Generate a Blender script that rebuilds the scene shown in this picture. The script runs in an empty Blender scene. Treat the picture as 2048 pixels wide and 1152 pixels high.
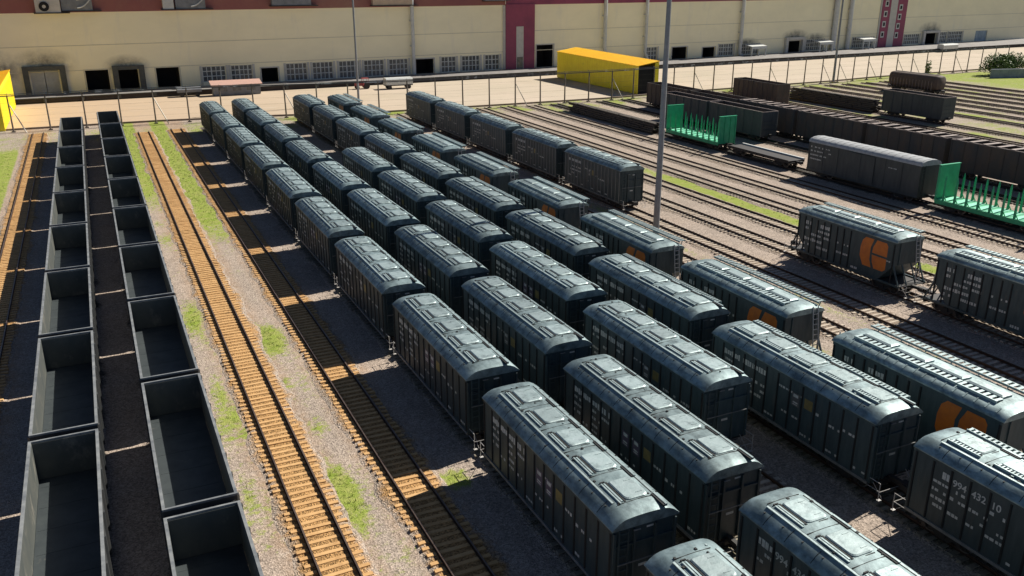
import bpy, math, random
from mathutils import Vector, Matrix
random.seed(7)
R = math.radians
scene = bpy.context.scene
col = scene.collection

# ------------------------------------------------------------------ materials
def new_mat(name):
    m = bpy.data.materials.new(name); m.use_nodes = True
    nt = m.node_tree
    return m, nt, nt.nodes['Principled BSDF']

def N(nt, t, **kw):
    n = nt.nodes.new(t)
    for k, v in kw.items(): setattr(n, k, v)
    return n

def math_node(nt, op, a, b=None, clamp=False):
    n = N(nt, 'ShaderNodeMath', operation=op); n.use_clamp = clamp
    for i, v in enumerate((a, b)):
        if v is None: continue
        if isinstance(v, (int, float)): n.inputs[i].default_value = v
        else: nt.links.new(v, n.inputs[i])
    return n.outputs[0]

def mix(nt, fac, a, b):
    n = N(nt, 'ShaderNodeMix', data_type='RGBA')
    for s, v in ((n.inputs['Factor'], fac), (n.inputs[6], a), (n.inputs[7], b)):
        if isinstance(v, (int, float)): s.default_value = v
        elif isinstance(v, tuple): s.default_value = (*v, 1) if len(v) == 3 else v
        else: nt.links.new(v, s)
    return n.outputs[2]

def ramp(nt, v, lo, hi):
    n = N(nt, 'ShaderNodeMapRange', clamp=True)
    n.inputs[1].default_value = lo; n.inputs[2].default_value = hi
    nt.links.new(v, n.inputs[0])
    return n.outputs[0]

def coords(nt, space='object', stretch=(1, 1, 1), rnd=False):
    if space == 'world':
        o = N(nt, 'ShaderNodeNewGeometry').outputs['Position']
    else:
        o = N(nt, 'ShaderNodeTexCoord').outputs['Object']
    mp = N(nt, 'ShaderNodeMapping'); mp.inputs['Scale'].default_value = stretch
    nt.links.new(o, mp.inputs['Vector'])
    return mp.outputs[0]

def noise(nt, vec, scale, detail=5, rough=.6, w=None):
    n = N(nt, 'ShaderNodeTexNoise')
    if w is not None:
        n.noise_dimensions = '4D'; nt.links.new(w, n.inputs['W'])
    n.inputs['Scale'].default_value = scale; n.inputs['Detail'].default_value = detail
    n.inputs['Roughness'].default_value = rough
    nt.links.new(vec, n.inputs['Vector'])
    return n.outputs['Fac']

def bump(nt, b, h, strength=.3, dist=.05):
    n = N(nt, 'ShaderNodeBump'); n.inputs['Strength'].default_value = strength
    n.inputs['Distance'].default_value = dist
    nt.links.new(h, n.inputs['Height']); nt.links.new(n.outputs[0], b.inputs['Normal'])

def mat(name, c1, c2=None, scale=2.0, rough=.6, space='object', stretch=(1, 1, 1), spec=.5, metal=0., bm=0., lo=.35, hi=.65,
        c3=None, scale3=.4, lo3=.55, hi3=.75, stretch3=None, rvar=.1, tone=0, spots=None):
    m, nt, b = new_mat(name)
    b.inputs['Roughness'].default_value = rough
    b.inputs['Specular IOR Level'].default_value = spec
    b.inputs['Metallic'].default_value = metal
    if c2 is None:
        b.inputs['Base Color'].default_value = (*c1, 1)
        c2 = tuple(x * .8 for x in c1)
    v = coords(nt, space, stretch)
    w = math_node(nt, 'MULTIPLY', N(nt, 'ShaderNodeObjectInfo').outputs['Random'], 37.0)
    f = noise(nt, v, scale, w=w)
    f1 = ramp(nt, f, lo, hi)
    c = mix(nt, f1, c1, c2)
    if c3 is not None:
        v3 = coords(nt, space, stretch3 or stretch)
        f3 = ramp(nt, noise(nt, v3, scale3, 8, .7, w=w), lo3, hi3)
        c = mix(nt, f3, c, c3)
    if tone:
        hv = N(nt, 'ShaderNodeHueSaturation'); nt.links.new(c, hv.inputs['Color'])
        tr = N(nt, 'ShaderNodeMapRange'); tr.inputs[3].default_value = 1 - tone; tr.inputs[4].default_value = 1 + tone
        nt.links.new(N(nt, 'ShaderNodeObjectInfo').outputs['Random'], tr.inputs[0]); nt.links.new(tr.outputs[0], hv.inputs['Value'])
        c = hv.outputs[0]
    if spots is not None:
        c = mix(nt, math_node(nt, 'MULTIPLY', ramp(nt, noise(nt, v, spots[1], 7, .75, w=w), spots[2], spots[2] + .12), spots[3]), c, spots[0])
    nt.links.new(c, b.inputs['Base Color'])
    rr = N(nt, 'ShaderNodeMapRange'); rr.inputs[3].default_value = rough - rvar; rr.inputs[4].default_value = min(1, rough + rvar)
    nt.links.new(f, rr.inputs[0]); nt.links.new(rr.outputs[0], b.inputs['Roughness'])
    if bm: bump(nt, b, f, bm)
    return m

M = {}
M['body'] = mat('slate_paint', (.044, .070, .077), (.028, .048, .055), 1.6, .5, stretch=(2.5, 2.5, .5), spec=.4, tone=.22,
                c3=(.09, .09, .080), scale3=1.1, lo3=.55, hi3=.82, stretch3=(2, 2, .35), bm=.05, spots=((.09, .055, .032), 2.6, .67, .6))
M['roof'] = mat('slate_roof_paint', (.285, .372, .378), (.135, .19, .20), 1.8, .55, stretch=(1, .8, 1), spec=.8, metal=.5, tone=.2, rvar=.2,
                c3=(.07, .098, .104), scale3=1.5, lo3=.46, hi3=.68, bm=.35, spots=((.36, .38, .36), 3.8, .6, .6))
M['hatch'] = mat('hatch_paint', (.37, .45, .45), (.25, .325, .33), 2.8, .55, spec=.8, metal=.5, bm=.35, tone=.18, rvar=.2,
                 c3=(.12, .16, .165), scale3=2.2, lo3=.5, hi3=.74, spots=((.18, .14, .11), 3.2, .66, .6))
M['ribgrey'] = mat('pale_rib_lit_sill', (.20, .21, .205), (.12, .13, .13), 1.5, .55, stretch=(2, 2, .6))
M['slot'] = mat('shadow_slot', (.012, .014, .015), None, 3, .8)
M['bodygrey'] = mat('grey_wagon_paint', (.058, .068, .068), (.038, .046, .048), 1.2, .6, stretch=(2, 2, .4),
                    c3=(.1, .085, .07), scale3=.9, lo3=.6, hi3=.85, stretch3=(2, 2, .3))
M['boxroof'] = mat('boxcar_roof', (.42, .43, .43), (.3, .31, .315), 2.5, .5, bm=.1)
M['under'] = mat('underframe_black', (.02, .02, .021), (.035, .03, .026), 3, .7)
M['wheel'] = mat('wheel_steel', (.04, .036, .034), (.075, .06, .05), 4, .5, metal=.3)
M['tread'] = mat('wheel_tread', (.35, .34, .33), None, 4, .35, metal=.9)
M['white'] = mat('white_marking', (.62, .63, .6), (.4, .42, .4), 6, .6)
M['offwhite'] = mat('dusty_white_paint', (.5, .5, .47), (.36, .36, .34), 3, .6)
M['diagram'] = mat('grey_placard', (.12, .125, .125), None, 4, .5)
M['purple'] = mat('violet_placard', (.10, .082, .13), None, 4, .5)
M['yplac'] = mat('ochre_placard', (.24, .19, .06), (.17, .14, .06), 4, .5)
M['orange'] = mat('orange_emblem', (.62, .17, .015), (.5, .13, .02), 2.2, .5, c3=(.3, .1, .04), scale3=1.8, lo3=.6, hi3=.8)
M['gond_out'] = mat('gondola_outside', (.03, .035, .038), (.05, .05, .048), 1.4, .6, stretch=(2, 2, .5))
M['gond_in'] = mat('gondola_inside', (.085, .09, .08), (.055, .064, .062), 1.0, .62, stretch=(1, 1, .6), c3=(.25, .23, .19), scale3=1.2, lo3=.55, hi3=.8, bm=.05)
M['gond_in_floor'] = mat('gondola_floor', (.045, .055, .057), (.028, .036, .04), 1.1, .62, c3=(.17, .16, .13), scale3=1.6, lo3=.62, hi3=.85, bm=.05)
M['rim'] = mat('gondola_rim', (.24, .25, .25), (.12, .13, .14), 2, .5)
M['gond_brown'] = mat('weathered_gondola', (.062, .052, .045), (.095, .07, .052), 1.2, .75, stretch=(1.5, 1.5, .5),
                      c3=(.045, .05, .052), scale3=.5, lo3=.45, hi3=.65)
M['gond_rust'] = mat('rusty_gondola', (.12, .08, .06), (.075, .06, .05), 1.2, .8, stretch=(1.5, 1.5, .4))
M['brown_rim'] = mat('weathered_rim', (.30, .24, .21), (.17, .135, .12), 2, .7)
M['rail'] = mat('rail_steel', (.045, .026, .018), (.075, .04, .024), 3, .55, space='world')
M['railtop'] = mat('rail_head', (.2, .15, .12), (.1, .07, .055), .7, .4, space='world', metal=.5)
M['green'] = mat('green_paint', (.022, .36, .17), (.015, .28, .13), 1.5, .5)
M['green_sunlit'] = mat('sunlit_green_deck', (.26, .74, .5), (.18, .62, .4), 1.5, .5)  # lighter than the frame green: sunlight on the deck put into the colour
M['cream'] = mat('cream_render', (.87, .80, .57), (.80, .74, .53), .12, .85, space='world', stretch=(1, 1, 2),
                 c3=(.68, .65, .54), scale3=.25, lo3=.55, hi3=.85, stretch3=(1.4, 1.4, .25))
M['groove'] = mat('facade_joint', (.6, .56, .43), (.52, .49, .38), 1, .9)
M['maroon'] = mat('maroon_cladding', (.27, .05, .10), (.21, .042, .085), .3, .7, space='world')
M['maroonband'] = mat('maroon_band', (.27, .11, .09), (.22, .07, .075), .12, .8, space='world', c3=(.30, .17, .12), scale3=.06, lo3=.5, hi3=.7)
M['trim'] = mat('pale_trim', (.5, .48, .44), (.42, .41, .38), 1, .7)
M['glass'] = mat('dull_glass', (.05, .055, .06), (.14, .15, .16), 1.1, .25, space='world', spec=.5)
M['dark'] = mat('dark_interior', (.012, .012, .015), None, 1, .9)
M['dockface'] = mat('dock_wall', (.03, .024, .024), (.045, .036, .034), .6, .9, space='world')
M['dockdeck'] = mat('dock_concrete', (.24, .225, .21), (.16, .15, .145), .5, .85, space='world')
M['rubber'] = mat('dock_rubber', (.05, .055, .055), (.08, .085, .08), 1.5, .8)
M['dockdoor'] = mat('grey_sheet_door', (.36, .38, .42), (.28, .3, .33), 1, .6)
M['bluedoor'] = mat('pale_blue_door', (.28, .36, .42), None, 1, .6)
M['duct'] = mat('pale_duct', (.52, .53, .52), (.42, .43, .43), 1, .5)
M['yellow'] = mat('yellow_sheeting', (.95, .76, .03), (.88, .68, .03), .7, .5, space='world', c3=(.5, .38, .05), scale3=.5, lo3=.6, hi3=.85)
M['yellowroof'] = mat('yellow_roof_sheeting', (.95, .5, .02), (.9, .56, .02), .5, .5, space='world')
M['mast'] = mat('mast_grey', (.24, .25, .27), (.19, .2, .22), 2, .5, metal=.3)
M['post'] = mat('fence_post', (.10, .08, .065), (.15, .125, .10), 2, .7)
M['fencerail'] = mat('fence_rail', (.07, .07, .072), (.4, .41, .42), .5, .5, space='world', lo=.56, hi=.6)
M['brace'] = mat('pale_brace', (.62, .58, .5), (.5, .45, .38), 1, .7)
M['kerb'] = mat('kerb_concrete', (.2, .15, .11), (.28, .22, .17), 1.0, .9, space='world')
M['acgrey'] = mat('unit_casing', (.5, .48, .45), (.38, .37, .36), 1, .6)
M['accent'] = mat('tan_casing', (.5, .38, .27), (.42, .32, .24), .8, .7)
M['pink'] = mat('faded_pink_roof', (.5, .3, .24), (.42, .27, .22), .8, .7)
M['greymetal'] = mat('grey_sheet_metal', (.2, .21, .23), (.14, .15, .165), 1, .6)
M['red'] = mat('faded_red', (.35, .06, .06), None, 2, .5)
M['bluegrey'] = mat('bluegrey_concrete', (.24, .27, .33), (.18, .2, .25), .8, .85)
M['timber'] = mat('old_timber', (.05, .042, .036), (.09, .075, .06), 3, .85, stretch=(6, 1, 6))
M['blueend'] = mat('dusty_blue_grey', (.06, .08, .11), None, 1, .7)

def track_mats(tag, cs, cb):
    s1, s2 = cs; b1, b2 = cb
    ms = mat('sleepers_' + tag, s1, s2, 1.3, .85, space='world', bm=.2, c3=tuple((x + y_) * .42 for x, y_ in zip(s2, b1)), scale3=2.2, lo3=.5, hi3=.7, spots=(tuple(x * .35 for x in b1), 1.1, .62, .6))
    m, nt, b = new_mat('ballast_' + tag)
    v = coords(nt, 'world')
    big = ramp(nt, noise(nt, v, .35, 6), .35, .65)
    vo = N(nt, 'ShaderNodeTexVoronoi'); vo.inputs['Scale'].default_value = 14
    nt.links.new(v, vo.inputs['Vector'])
    fine = ramp(nt, noise(nt, v, 9, 3), .3, .7)
    c = mix(nt, big, b1, b2)
    ed_ = N(nt, 'ShaderNodeAttribute', attribute_name='edge').outputs['Fac']
    en = math_node(nt, 'ADD', ed_, math_node(nt, 'MULTIPLY', math_node(nt, 'SUBTRACT', noise(nt, v, 1.4, 6, .7), .5), 1.3))
    c = mix(nt, ramp(nt, en, .45, .85), c, mix(nt, big, (.42, .345, .285), (.34, .285, .235)))
    sp = N(nt, 'ShaderNodeHueSaturation'); nt.links.new(c, sp.inputs['Color'])
    val = N(nt, 'ShaderNodeMapRange'); val.inputs[3].default_value = .55; val.inputs[4].default_value = 1.45
    nt.links.new(N_sep(nt, vo.outputs['Color']), val.inputs[0]); nt.links.new(val.outputs[0], sp.inputs['Value'])
    nt.links.new(sp.outputs[0], b.inputs['Base Color'])
    b.inputs['Roughness'].default_value = .95; b.inputs['Specular IOR Level'].default_value = .1
    h = math_node(nt, 'ADD', vo.outputs['Distance'], fine)
    bump(nt, b, h, .7, .08)
    return ms, m

def N_sep(nt, c):
    s = N(nt, 'ShaderNodeSeparateColor'); nt.links.new(c, s.inputs[0]); return s.outputs[0]

M['sl_orange'], M['ba_orange'] = track_mats('orange', ((.60, .37, .16), (.49, .28, .11)), ((.43, .25, .105), (.34, .20, .085)))
M['sl_pale'], M['ba_pale'] = track_mats('pale', ((.50, .43, .34), (.38, .31, .24)), ((.31, .25, .195), (.24, .185, .14)))
M['sl_oily'], M['ba_oily'] = track_mats('oily', ((.085, .076, .06), (.06, .054, .045)), ((.045, .042, .036), (.065, .06, .045)))  # oily bed, blackened further so the shade under the wagons reads deeper
M['sl_rusty'], M['ba_rusty'] = track_mats('rusty', ((.19, .145, .11), (.13, .10, .08)), ((.14, .11, .085), (.19, .155, .11)))
M['sl_dark'], M['ba_dark'] = track_mats('dark', ((.30, .265, .2), (.19, .165, .13)), ((.13, .115, .085), (.17, .15, .10)))

def soot(m):
    nt = m.node_tree; b = nt.nodes['Principled BSDF']
    lk = b.inputs['Base Color'].links[0].from_socket
    pos = N(nt, 'ShaderNodeNewGeometry').outputs['Position']; tot = None
    for cx, cz, rx, rz in ((-8.6, 7.2, 6.5, 3.2), (7.4, 6.4, 4.5, 2.2), (-16, 6, 4, 4), (208, 6.2, 6, 2.2), (277, 6.4, 6.5, 2.6), (217, 5.4, 6, 1.6), (187, 5, 5, 1.4)):
        d = N(nt, 'ShaderNodeVectorMath', operation='SUBTRACT'); nt.links.new(pos, d.inputs[0]); d.inputs[1].default_value = (cx, 0, cz)
        q = N(nt, 'ShaderNodeVectorMath', operation='MULTIPLY'); nt.links.new(d.outputs[0], q.inputs[0]); q.inputs[1].default_value = (1 / rx, 0, 1 / rz)
        l = N(nt, 'ShaderNodeVectorMath', operation='LENGTH'); nt.links.new(q.outputs[0], l.inputs[0])
        r_ = ramp(nt, l.outputs['Value'], 1.1, .25)
        tot = r_ if tot is None else math_node(nt, 'MAXIMUM', tot, r_)
    f = math_node(nt, 'MULTIPLY', tot, ramp(nt, noise(nt, coords(nt, 'world'), .5, 6, .7), .25, .6))
    nt.links.new(mix(nt, math_node(nt, 'MULTIPLY', f, .85), lk, (.10, .095, .09)), b.inputs['Base Color'])
soot(M['cream'])

# ------------------------------------------------------------------ mesh builder
class MB:
    def __init__(s): s.v = []; s.f = []; s.mi = []; s.m = 0
    def add(s, vs, fs):
        o = len(s.v); s.v += [tuple(p) for p in vs]
        s.f += [tuple(i + o for i in f) for f in fs]; s.mi += [s.m] * len(fs)
        return s
    def box(s, x0, x1, y0, y1, z0, z1):
        return s.add([(x0, y0, z0), (x1, y0, z0), (x1, y1, z0), (x0, y1, z0), (x0, y0, z1), (x1, y0, z1), (x1, y1, z1), (x0, y1, z1)],
                     [(0, 3, 2, 1), (4, 5, 6, 7), (0, 1, 5, 4), (1, 2, 6, 5), (2, 3, 7, 6), (3, 0, 4, 7)])
    def quad(s, a, b, c, d): return s.add([a, b, c, d], [(0, 1, 2, 3)])
    def beam(s, p, q, w, h=None):
        h = h or w
        p = Vector(p); q = Vector(q); d = (q - p).normalized()
        u = Vector((0, 0, 1)) if abs(d.z) < .95 else Vector((0, 1, 0))
        a = d.cross(u).normalized() * w / 2; b = a.cross(d).normalized() * h / 2
        vs = [p - a - b, p + a - b, p + a + b, p - a + b, q - a - b, q + a - b, q + a + b, q - a + b]
        return s.add(vs, [(0, 3, 2, 1), (4, 5, 6, 7), (0, 1, 5, 4), (1, 2, 6, 5), (2, 3, 7, 6), (3, 0, 4, 7)])
    def tube(s, p, q, r, r2=None, n=10, caps=True):
        r2 = r if r2 is None else r2
        p = Vector(p); q = Vector(q); d = (q - p).normalized()
        u = Vector((0, 0, 1)) if abs(d.z) < .9 else Vector((1, 0, 0))
        a = d.cross(u).normalized(); b = d.cross(a)
        vs = []
        for c, rr in ((p, r), (q, r2)):
            for i in range(n):
                t = 2 * math.pi * i / n
                vs.append(c + a * math.cos(t) * rr + b * math.sin(t) * rr)
        fs = [(i, (i + 1) % n, n + (i + 1) % n, n + i) for i in range(n)]
        if caps: fs += [tuple(range(n))[::-1], tuple(range(n, 2 * n))]
        return s.add(vs, fs)
    def loft(s, rings, caps=True, closed=True):
        n = len(rings[0]); vs = [p for r in rings for p in r]; fs = []
        for k in range(len(rings) - 1):
            for i in range(n if closed else n - 1):
                j = (i + 1) % n
                fs.append((k * n + i, k * n + j, (k + 1) * n + j, (k + 1) * n + i))
        if caps and closed:
            fs.append(tuple(range(n))[::-1]); fs.append(tuple(range((len(rings) - 1) * n, len(rings) * n)))
        return s.add(vs, fs)
    def poly_prism(s, pts, axis, a, b):
        def P(p, t):
            return {'x': (t, p[0], p[1]), 'y': (p[0], t, p[1]), 'z': (p[0], p[1], t)}[axis]
        return s.loft([[P(p, a) for p in pts], [P(p, b) for p in pts]])
    def build(s, name, mats, parent=None, smooth=None, bevel=0):
        me = bpy.data.meshes.new(name); me.from_pydata(s.v, [], s.f)
        mats = mats if isinstance(mats, (list, tuple)) else [mats]
        for m in mats: me.materials.append(M[m] if isinstance(m, str) else m)
        if len(mats) > 1: me.polygons.foreach_set('material_index', s.mi)
        import bmesh
        bm = bmesh.new(); bm.from_mesh(me)
        bmesh.ops.recalc_face_normals(bm, faces=bm.faces)
        bm.to_mesh(me); bm.free()
        if smooth:
            me.polygons.foreach_set('use_smooth', [True] * len(me.polygons)); me.set_sharp_from_angle(angle=R(smooth))
        me.update()
        o = bpy.data.objects.new(name, me); col.objects.link(o)
        if parent: o.parent = parent
        return o

def tag(o, label=None, cat=None, group=None, kind=None):
    if label: o['label'] = label
    if cat: o['category'] = cat
    if group: o['group'] = group
    if kind: o['kind'] = kind
    return o

def empty(name, loc=(0, 0, 0), rz=0):
    o = bpy.data.objects.new(name, None); col.objects.link(o)
    o.location = loc; o.rotation_euler = (0, 0, rz); o.empty_display_size = .3
    return o

def copy_tree(o, parent=None):
    c = o.copy(); col.objects.link(c)
    if parent is not None: c.parent = parent
    for ch in list(o.children): copy_tree(ch, c)
    return c

ORD = ['', 'second ', 'third ', 'fourth ', 'fifth ', 'sixth ', 'seventh ', 'eighth ', 'ninth ', 'tenth ']
def nth_far(i, n, row):
    if i == 0: return 'farthest in ' + row
    if i == n - 1: return 'nearest the camera in ' + row
    return '%sfrom the far end of %s' % (ORD[i], row)

# ------------------------------------------------------------------ wagon running gear (shared meshes)
def bogie(parent, y):
    f = MB()
    for sx in (-1, 1):
        x0, x1 = sorted((sx * .98, sx * 1.14))
        f.poly_prism([(y - 1.25, .78), (y - 1.25, .62), (y - .55, .62), (y - .3, .42), (y + .3, .42), (y + .55, .62), (y + 1.25, .62), (y + 1.25, .78), (y + .45, .98), (y - .45, .98)], 'x', x0, x1)
    f.box(-1.2, 1.2, y - .2, y + .2, .62, .9)
    b = f.build('bogie', 'under', parent)
    for dy in (-.925, .925):
        w = MB()
        for sx in (-1, 1):
            w.m = 1; w.tube((sx * .70, y + dy, .725), (sx * .835, y + dy, .725), .475, n=20)
            w.m = 0; w.tube((sx * .835, y + dy, .725), (sx * .85, y + dy, .725), .40, n=16)
            w.tube((sx * 1.14, y + dy, .70), (sx * 1.26, y + dy, .70), .13, n=10)
        w.tube((-.7, y + dy, .725), (.7, y + dy, .725), .09, n=8)
        w.build('wheelset', ['wheel', 'tread'], b, smooth=40)

def coupler(parent, y, sgn):
    c = MB()
    c.box(-.11, .11, *sorted((y, y + sgn * .78)), 1.02, 1.24)
    c.box(-.22, .22, *sorted((y + sgn * .78, y + sgn * 1.12)), .95, 1.32)
    c.box(-.30, -.14, *sorted((y + sgn * .95, y + sgn * 1.13)), .98, 1.28)
    c.tube((.35, y, .95), (.22, y + sgn * .95, .72), .035, n=6); c.tube((-.9, y + sgn * .1, 1.05), (.9, y + sgn * .1, 1.05), .025, n=5); c.box(-1.1, -.8, *sorted((y + sgn * .02, y + sgn * .16)), .7, 1.0)
    return c.build('coupler', 'under', parent)

def handrail(parent, y, sgn):
    h = MB()
    ye = y + sgn * .75
    for sx in (-1, 1):
        h.tube((sx * 1.42, y, 1.45), (sx * 1.42, ye, 1.45), .02, n=5)
        h.tube((sx * 1.42, ye, 1.45), (sx * 1.42, ye, .55), .022, n=5)
        h.tube((sx * 1.42, y, 1.0), (sx * 1.42, ye, 1.0), .016, n=5)
        h.box(*sorted((sx * 1.25, sx * 1.45)), *sorted((ye - .08, ye + .08)), .5, .53)
        h.tube((sx * 1.15, ye, .52), (sx * 1.15, y, 1.2), .015, n=5)
    h.tube((-1.42, ye, .98), (1.42, ye, .98), .016, n=5)
    return h.build('handrail', 'acgrey', parent)

def ladder(parent, x, y, z0, z1, along='x', w=.42, material='offwhite', lean=0):
    l = MB()
    d = (w / 2, 0) if along == 'x' else (0, w / 2)
    for s in (-1, 1):
        l.beam((x + s * d[0], y + s * d[1] + lean, z0), (x + s * d[0], y + s * d[1], z1), .055)
    k = int((z1 - z0) / .33)
    for i in range(1, k + 1):
        z = z0 + i * (z1 - z0) / (k + .5)
        yy = y + lean * (z1 - z) / (z1 - z0)
        l.beam((x - d[0], yy - d[1], z), (x + d[0], yy + d[1], z), .045)
    return l.build('ladder', material, parent)

def side_dashes(mb, x, sx, rng, y_hi, y_lo, z, h, fill=.75):
    """one line of worn stencilled figures on a wagon side, y from y_hi down to y_lo"""
    y = y_hi
    while y > y_lo:
        w = rng.uniform(.08, .2)
        if rng.random() < fill:
            hh = h * rng.uniform(.65, 1.0)
            mb.box(*sorted((sx * x, sx * (x + .006))), y - w, y, z - hh / 2, z + hh / 2)
        y -= w + rng.uniform(.03, .09)

def wagon_text(parent, s, y, z, size, x):
    cu = bpy.data.curves.new('lettering', 'FONT'); cu.body = s; cu.size = size; cu.extrude = .004; cu.offset = .006
    to = bpy.data.objects.new('lettering', cu); col.objects.link(to)
    bpy.context.view_layer.update()
    me = bpy.data.meshes.new_from_object(to.evaluated_get(bpy.context.evaluated_depsgraph_get()))
    bpy.data.objects.remove(to); me.materials.clear(); me.materials.append(M['white'])
    o = bpy.data.objects.new('lettering', me); col.objects.link(o); o.parent = parent
    o.matrix_local = Matrix(((0, 0, -1, -x), (-1, 0, 0, y), (0, 1, 0, z), (0, 0, 0, 1)))
    o['label'] = 'white stencilled number %s' % s
    return o

HL = 6.25      # half length of a hopper body
EZ, SZ = 4.34, 1.12

def hopper_smooth(name, grated=False, text=None, seed=1, nst=13, EZ=4.34, plac=False, ribm=2):
    """hopper wagon with rounded roof"""
    rng = random.Random(seed)
    t = empty(name)
    b = MB()
    b.box(-1.5, 1.5, -HL + .06, HL - .06, SZ, EZ)                     # shell
    for sx in (-1, 1):
        b.m = 3; b.box(*sorted((sx * 1.5, sx * 1.555)), -HL + .02, HL - .02, SZ - .05, SZ + .10); b.m = 0  # paler strip paints the sunlit line along the sill
        b.box(*sorted((sx * 1.5, sx * 1.545)), -HL + .04, HL - .04, EZ - .12, EZ - .002)
        for i in range(nst + 1):
            y = -HL + .14 + (2 * HL - .28) * i / nst
            b.m = ribm; b.poly_prism([(sx * 1.5, y - .055), (sx * 1.55, y - .035), (sx * 1.55, y + .035), (sx * 1.5, y + .055)], 'z', SZ + .16, EZ - .12); b.m = 0
    for sy in (-1, 1):                                                # end ribs
        ya, yb = sorted((sy * (HL - .06), sy * (HL + .02)))
        b.box(-1.46, 1.46, ya, yb, 3.5, 3.58)
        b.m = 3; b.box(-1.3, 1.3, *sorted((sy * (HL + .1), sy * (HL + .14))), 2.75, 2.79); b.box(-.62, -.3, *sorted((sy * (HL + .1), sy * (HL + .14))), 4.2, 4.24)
        b.m = 1; b.box(.1, .42, *sorted((sy * (HL - .06), sy * (HL - .05))), 4.05, 4.13); b.box(-.2, .2, *sorted((sy * (HL - .06), sy * (HL - .05))), 2.3, 2.42); b.m = 0
        for x in (-1.42, -.5, .5, 1.42): b.box(x - .05, x + .05, *sorted((sy * (HL - .06), sy * (HL + .05))), SZ, 4.2)
    # roof
    half = [(1.565, EZ), (1.575, EZ + .06), (1.51, EZ + .13), (1.27, EZ + .37), (1.04, EZ + .51), (.9, EZ + .555), (.5, EZ + .60), (0, EZ + .615)]
    prof = [(-x, z) for x, z in half] + [(x, z) for x, z in half[::-1][1:]]
    rings = []
    for y, k in ((-HL - .06, .80), (-HL + .12, .88), (-HL + .55, .985), (-HL + .9, 1), (0, 1), (HL - .9, 1), (HL - .55, .985), (HL - .12, .88), (HL + .06, .72)):
        rings.append([(x, y, EZ + (z - EZ) * k) for x, z in prof])
    r = MB(); r.loft(rings, closed=False)
    for k in (0, -1): r.add(rings[k], [tuple(range(len(prof)))])
    rd = r; rd.m = 1
    for sx in (-1, 1):
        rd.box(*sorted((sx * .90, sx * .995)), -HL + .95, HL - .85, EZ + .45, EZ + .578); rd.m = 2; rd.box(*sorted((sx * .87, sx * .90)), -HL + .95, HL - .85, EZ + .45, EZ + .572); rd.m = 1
    for i in range(11):
        y = -HL + 1.1 + i * (2 * HL - 2.1) / 10
        rd.m = 2
        for sx in (-1, 1): rd.box(*sorted((sx * 1.14, sx * 1.23)), y - .025, y + .025, EZ + .38, EZ + .45)
        rd.m = 0
    zt = EZ + .61
    rd.m = 2
    for i in range(9):                                                # weld seams over the shoulders
        y = -HL + 1.35 + i * (2 * HL - 2.7) / 8 + rng.uniform(-.15, .15)
        for sx in (-1, 1):
            up = .006
            rd.loft([[(sx * 1.512, y - .014, EZ + .132), (sx * 1.512, y + .014, EZ + .132), (sx * 1.50, y + .014, EZ + .10), (sx * 1.50, y - .014, EZ + .10)],
                     [(sx * 1.275, y - .014, EZ + .376), (sx * 1.275, y + .014, EZ + .376), (sx * 1.25, y + .014, EZ + .35), (sx * 1.25, y - .014, EZ + .35)],
                     [(sx * 1.043, y - .014, EZ + .518), (sx * 1.043, y + .014, EZ + .518), (sx * 1.03, y + .014, EZ + .48), (sx * 1.03, y - .014, EZ + .48)]])
    for i in range(6):
        y = HL - .75 - i * (2 * HL - 1.5) / 5
        rd.box(-.86, .74, y - .014, y + .014, EZ + .55, EZ + .607); rd.box(-.3, .3, y - .014, y + .014, EZ + .56, EZ + .618)
    for i in range(26):                                               # small fittings
        y = rng.uniform(-HL + .5, HL - .5); x = rng.choice((rng.uniform(-.85, -.72), rng.uniform(.66, .95), rng.uniform(-.4, .5)))
        a_ = rng.uniform(.02, .05); rd.m = rng.choice((1, 2, 2)); z_ = EZ + .615 - .07 * abs(x) ** 1.4
        rd.box(x - a_, x + a_, y - a_ * 1.4, y + a_ * 1.4, z_ - .05, z_ + rng.uniform(.02, .06))
    rd.m = 1
    n = 5
    for i in range(n):
        y = HL - 1.75 - i * (2 * HL - 3.3) / (n - 1)
        h = MB()
        L2 = .72
        pts = []
        for cx, cy, a0, rr in ((.64 - .2, y + L2 - .2, 0, .2), (-.42 + .1, y + L2 - .1, 90, .1), (-.42 + .24, y - L2 + .24, 180, .24), (.64 - .2, y - L2 + .2, 270, .2)):
            for k in range(5): pts.append((cx + rr * math.cos(R(a0 + 22.5 * k)), cy + rr * math.sin(R(a0 + 22.5 * k))))
        cxm, cym = .1, y
        ring0 = [(p[0], p[1], zt - .06) for p in pts]; ring1 = [(p[0], p[1], zt + .035) for p in pts]
        ring2 = [(cxm + (p[0] - cxm) * .9, cym + (p[1] - cym) * .93, zt + .075) for p in pts]
        h.loft([ring0, ring1, ring2])
        for dy in (-.45, .45):
            h.box(.2, .5, y + dy - .02, y + dy + .02, zt + .06, zt + .09)
        ho = h.build('hatch', 'hatch', t)
        g = r
        g.m = 2
        g.box(-.50, -.425, y - L2 - .03, y + L2 + .05, zt - .04, zt + .016)
        g.box(-.665, -.64, y - L2, y + L2, zt - .04, zt + .012)
        g.box(.76, .85, y - 1.6, y - .7, zt - .08, zt + .002)
        g.box(-.72, -.5, y + L2 + .06, y + L2 + .12, zt - .05, zt + .03); g.box(.1, .55, y - L2 - .09, y - L2 - .06, zt - .05, zt + .012)
        g.m = 1
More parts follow.
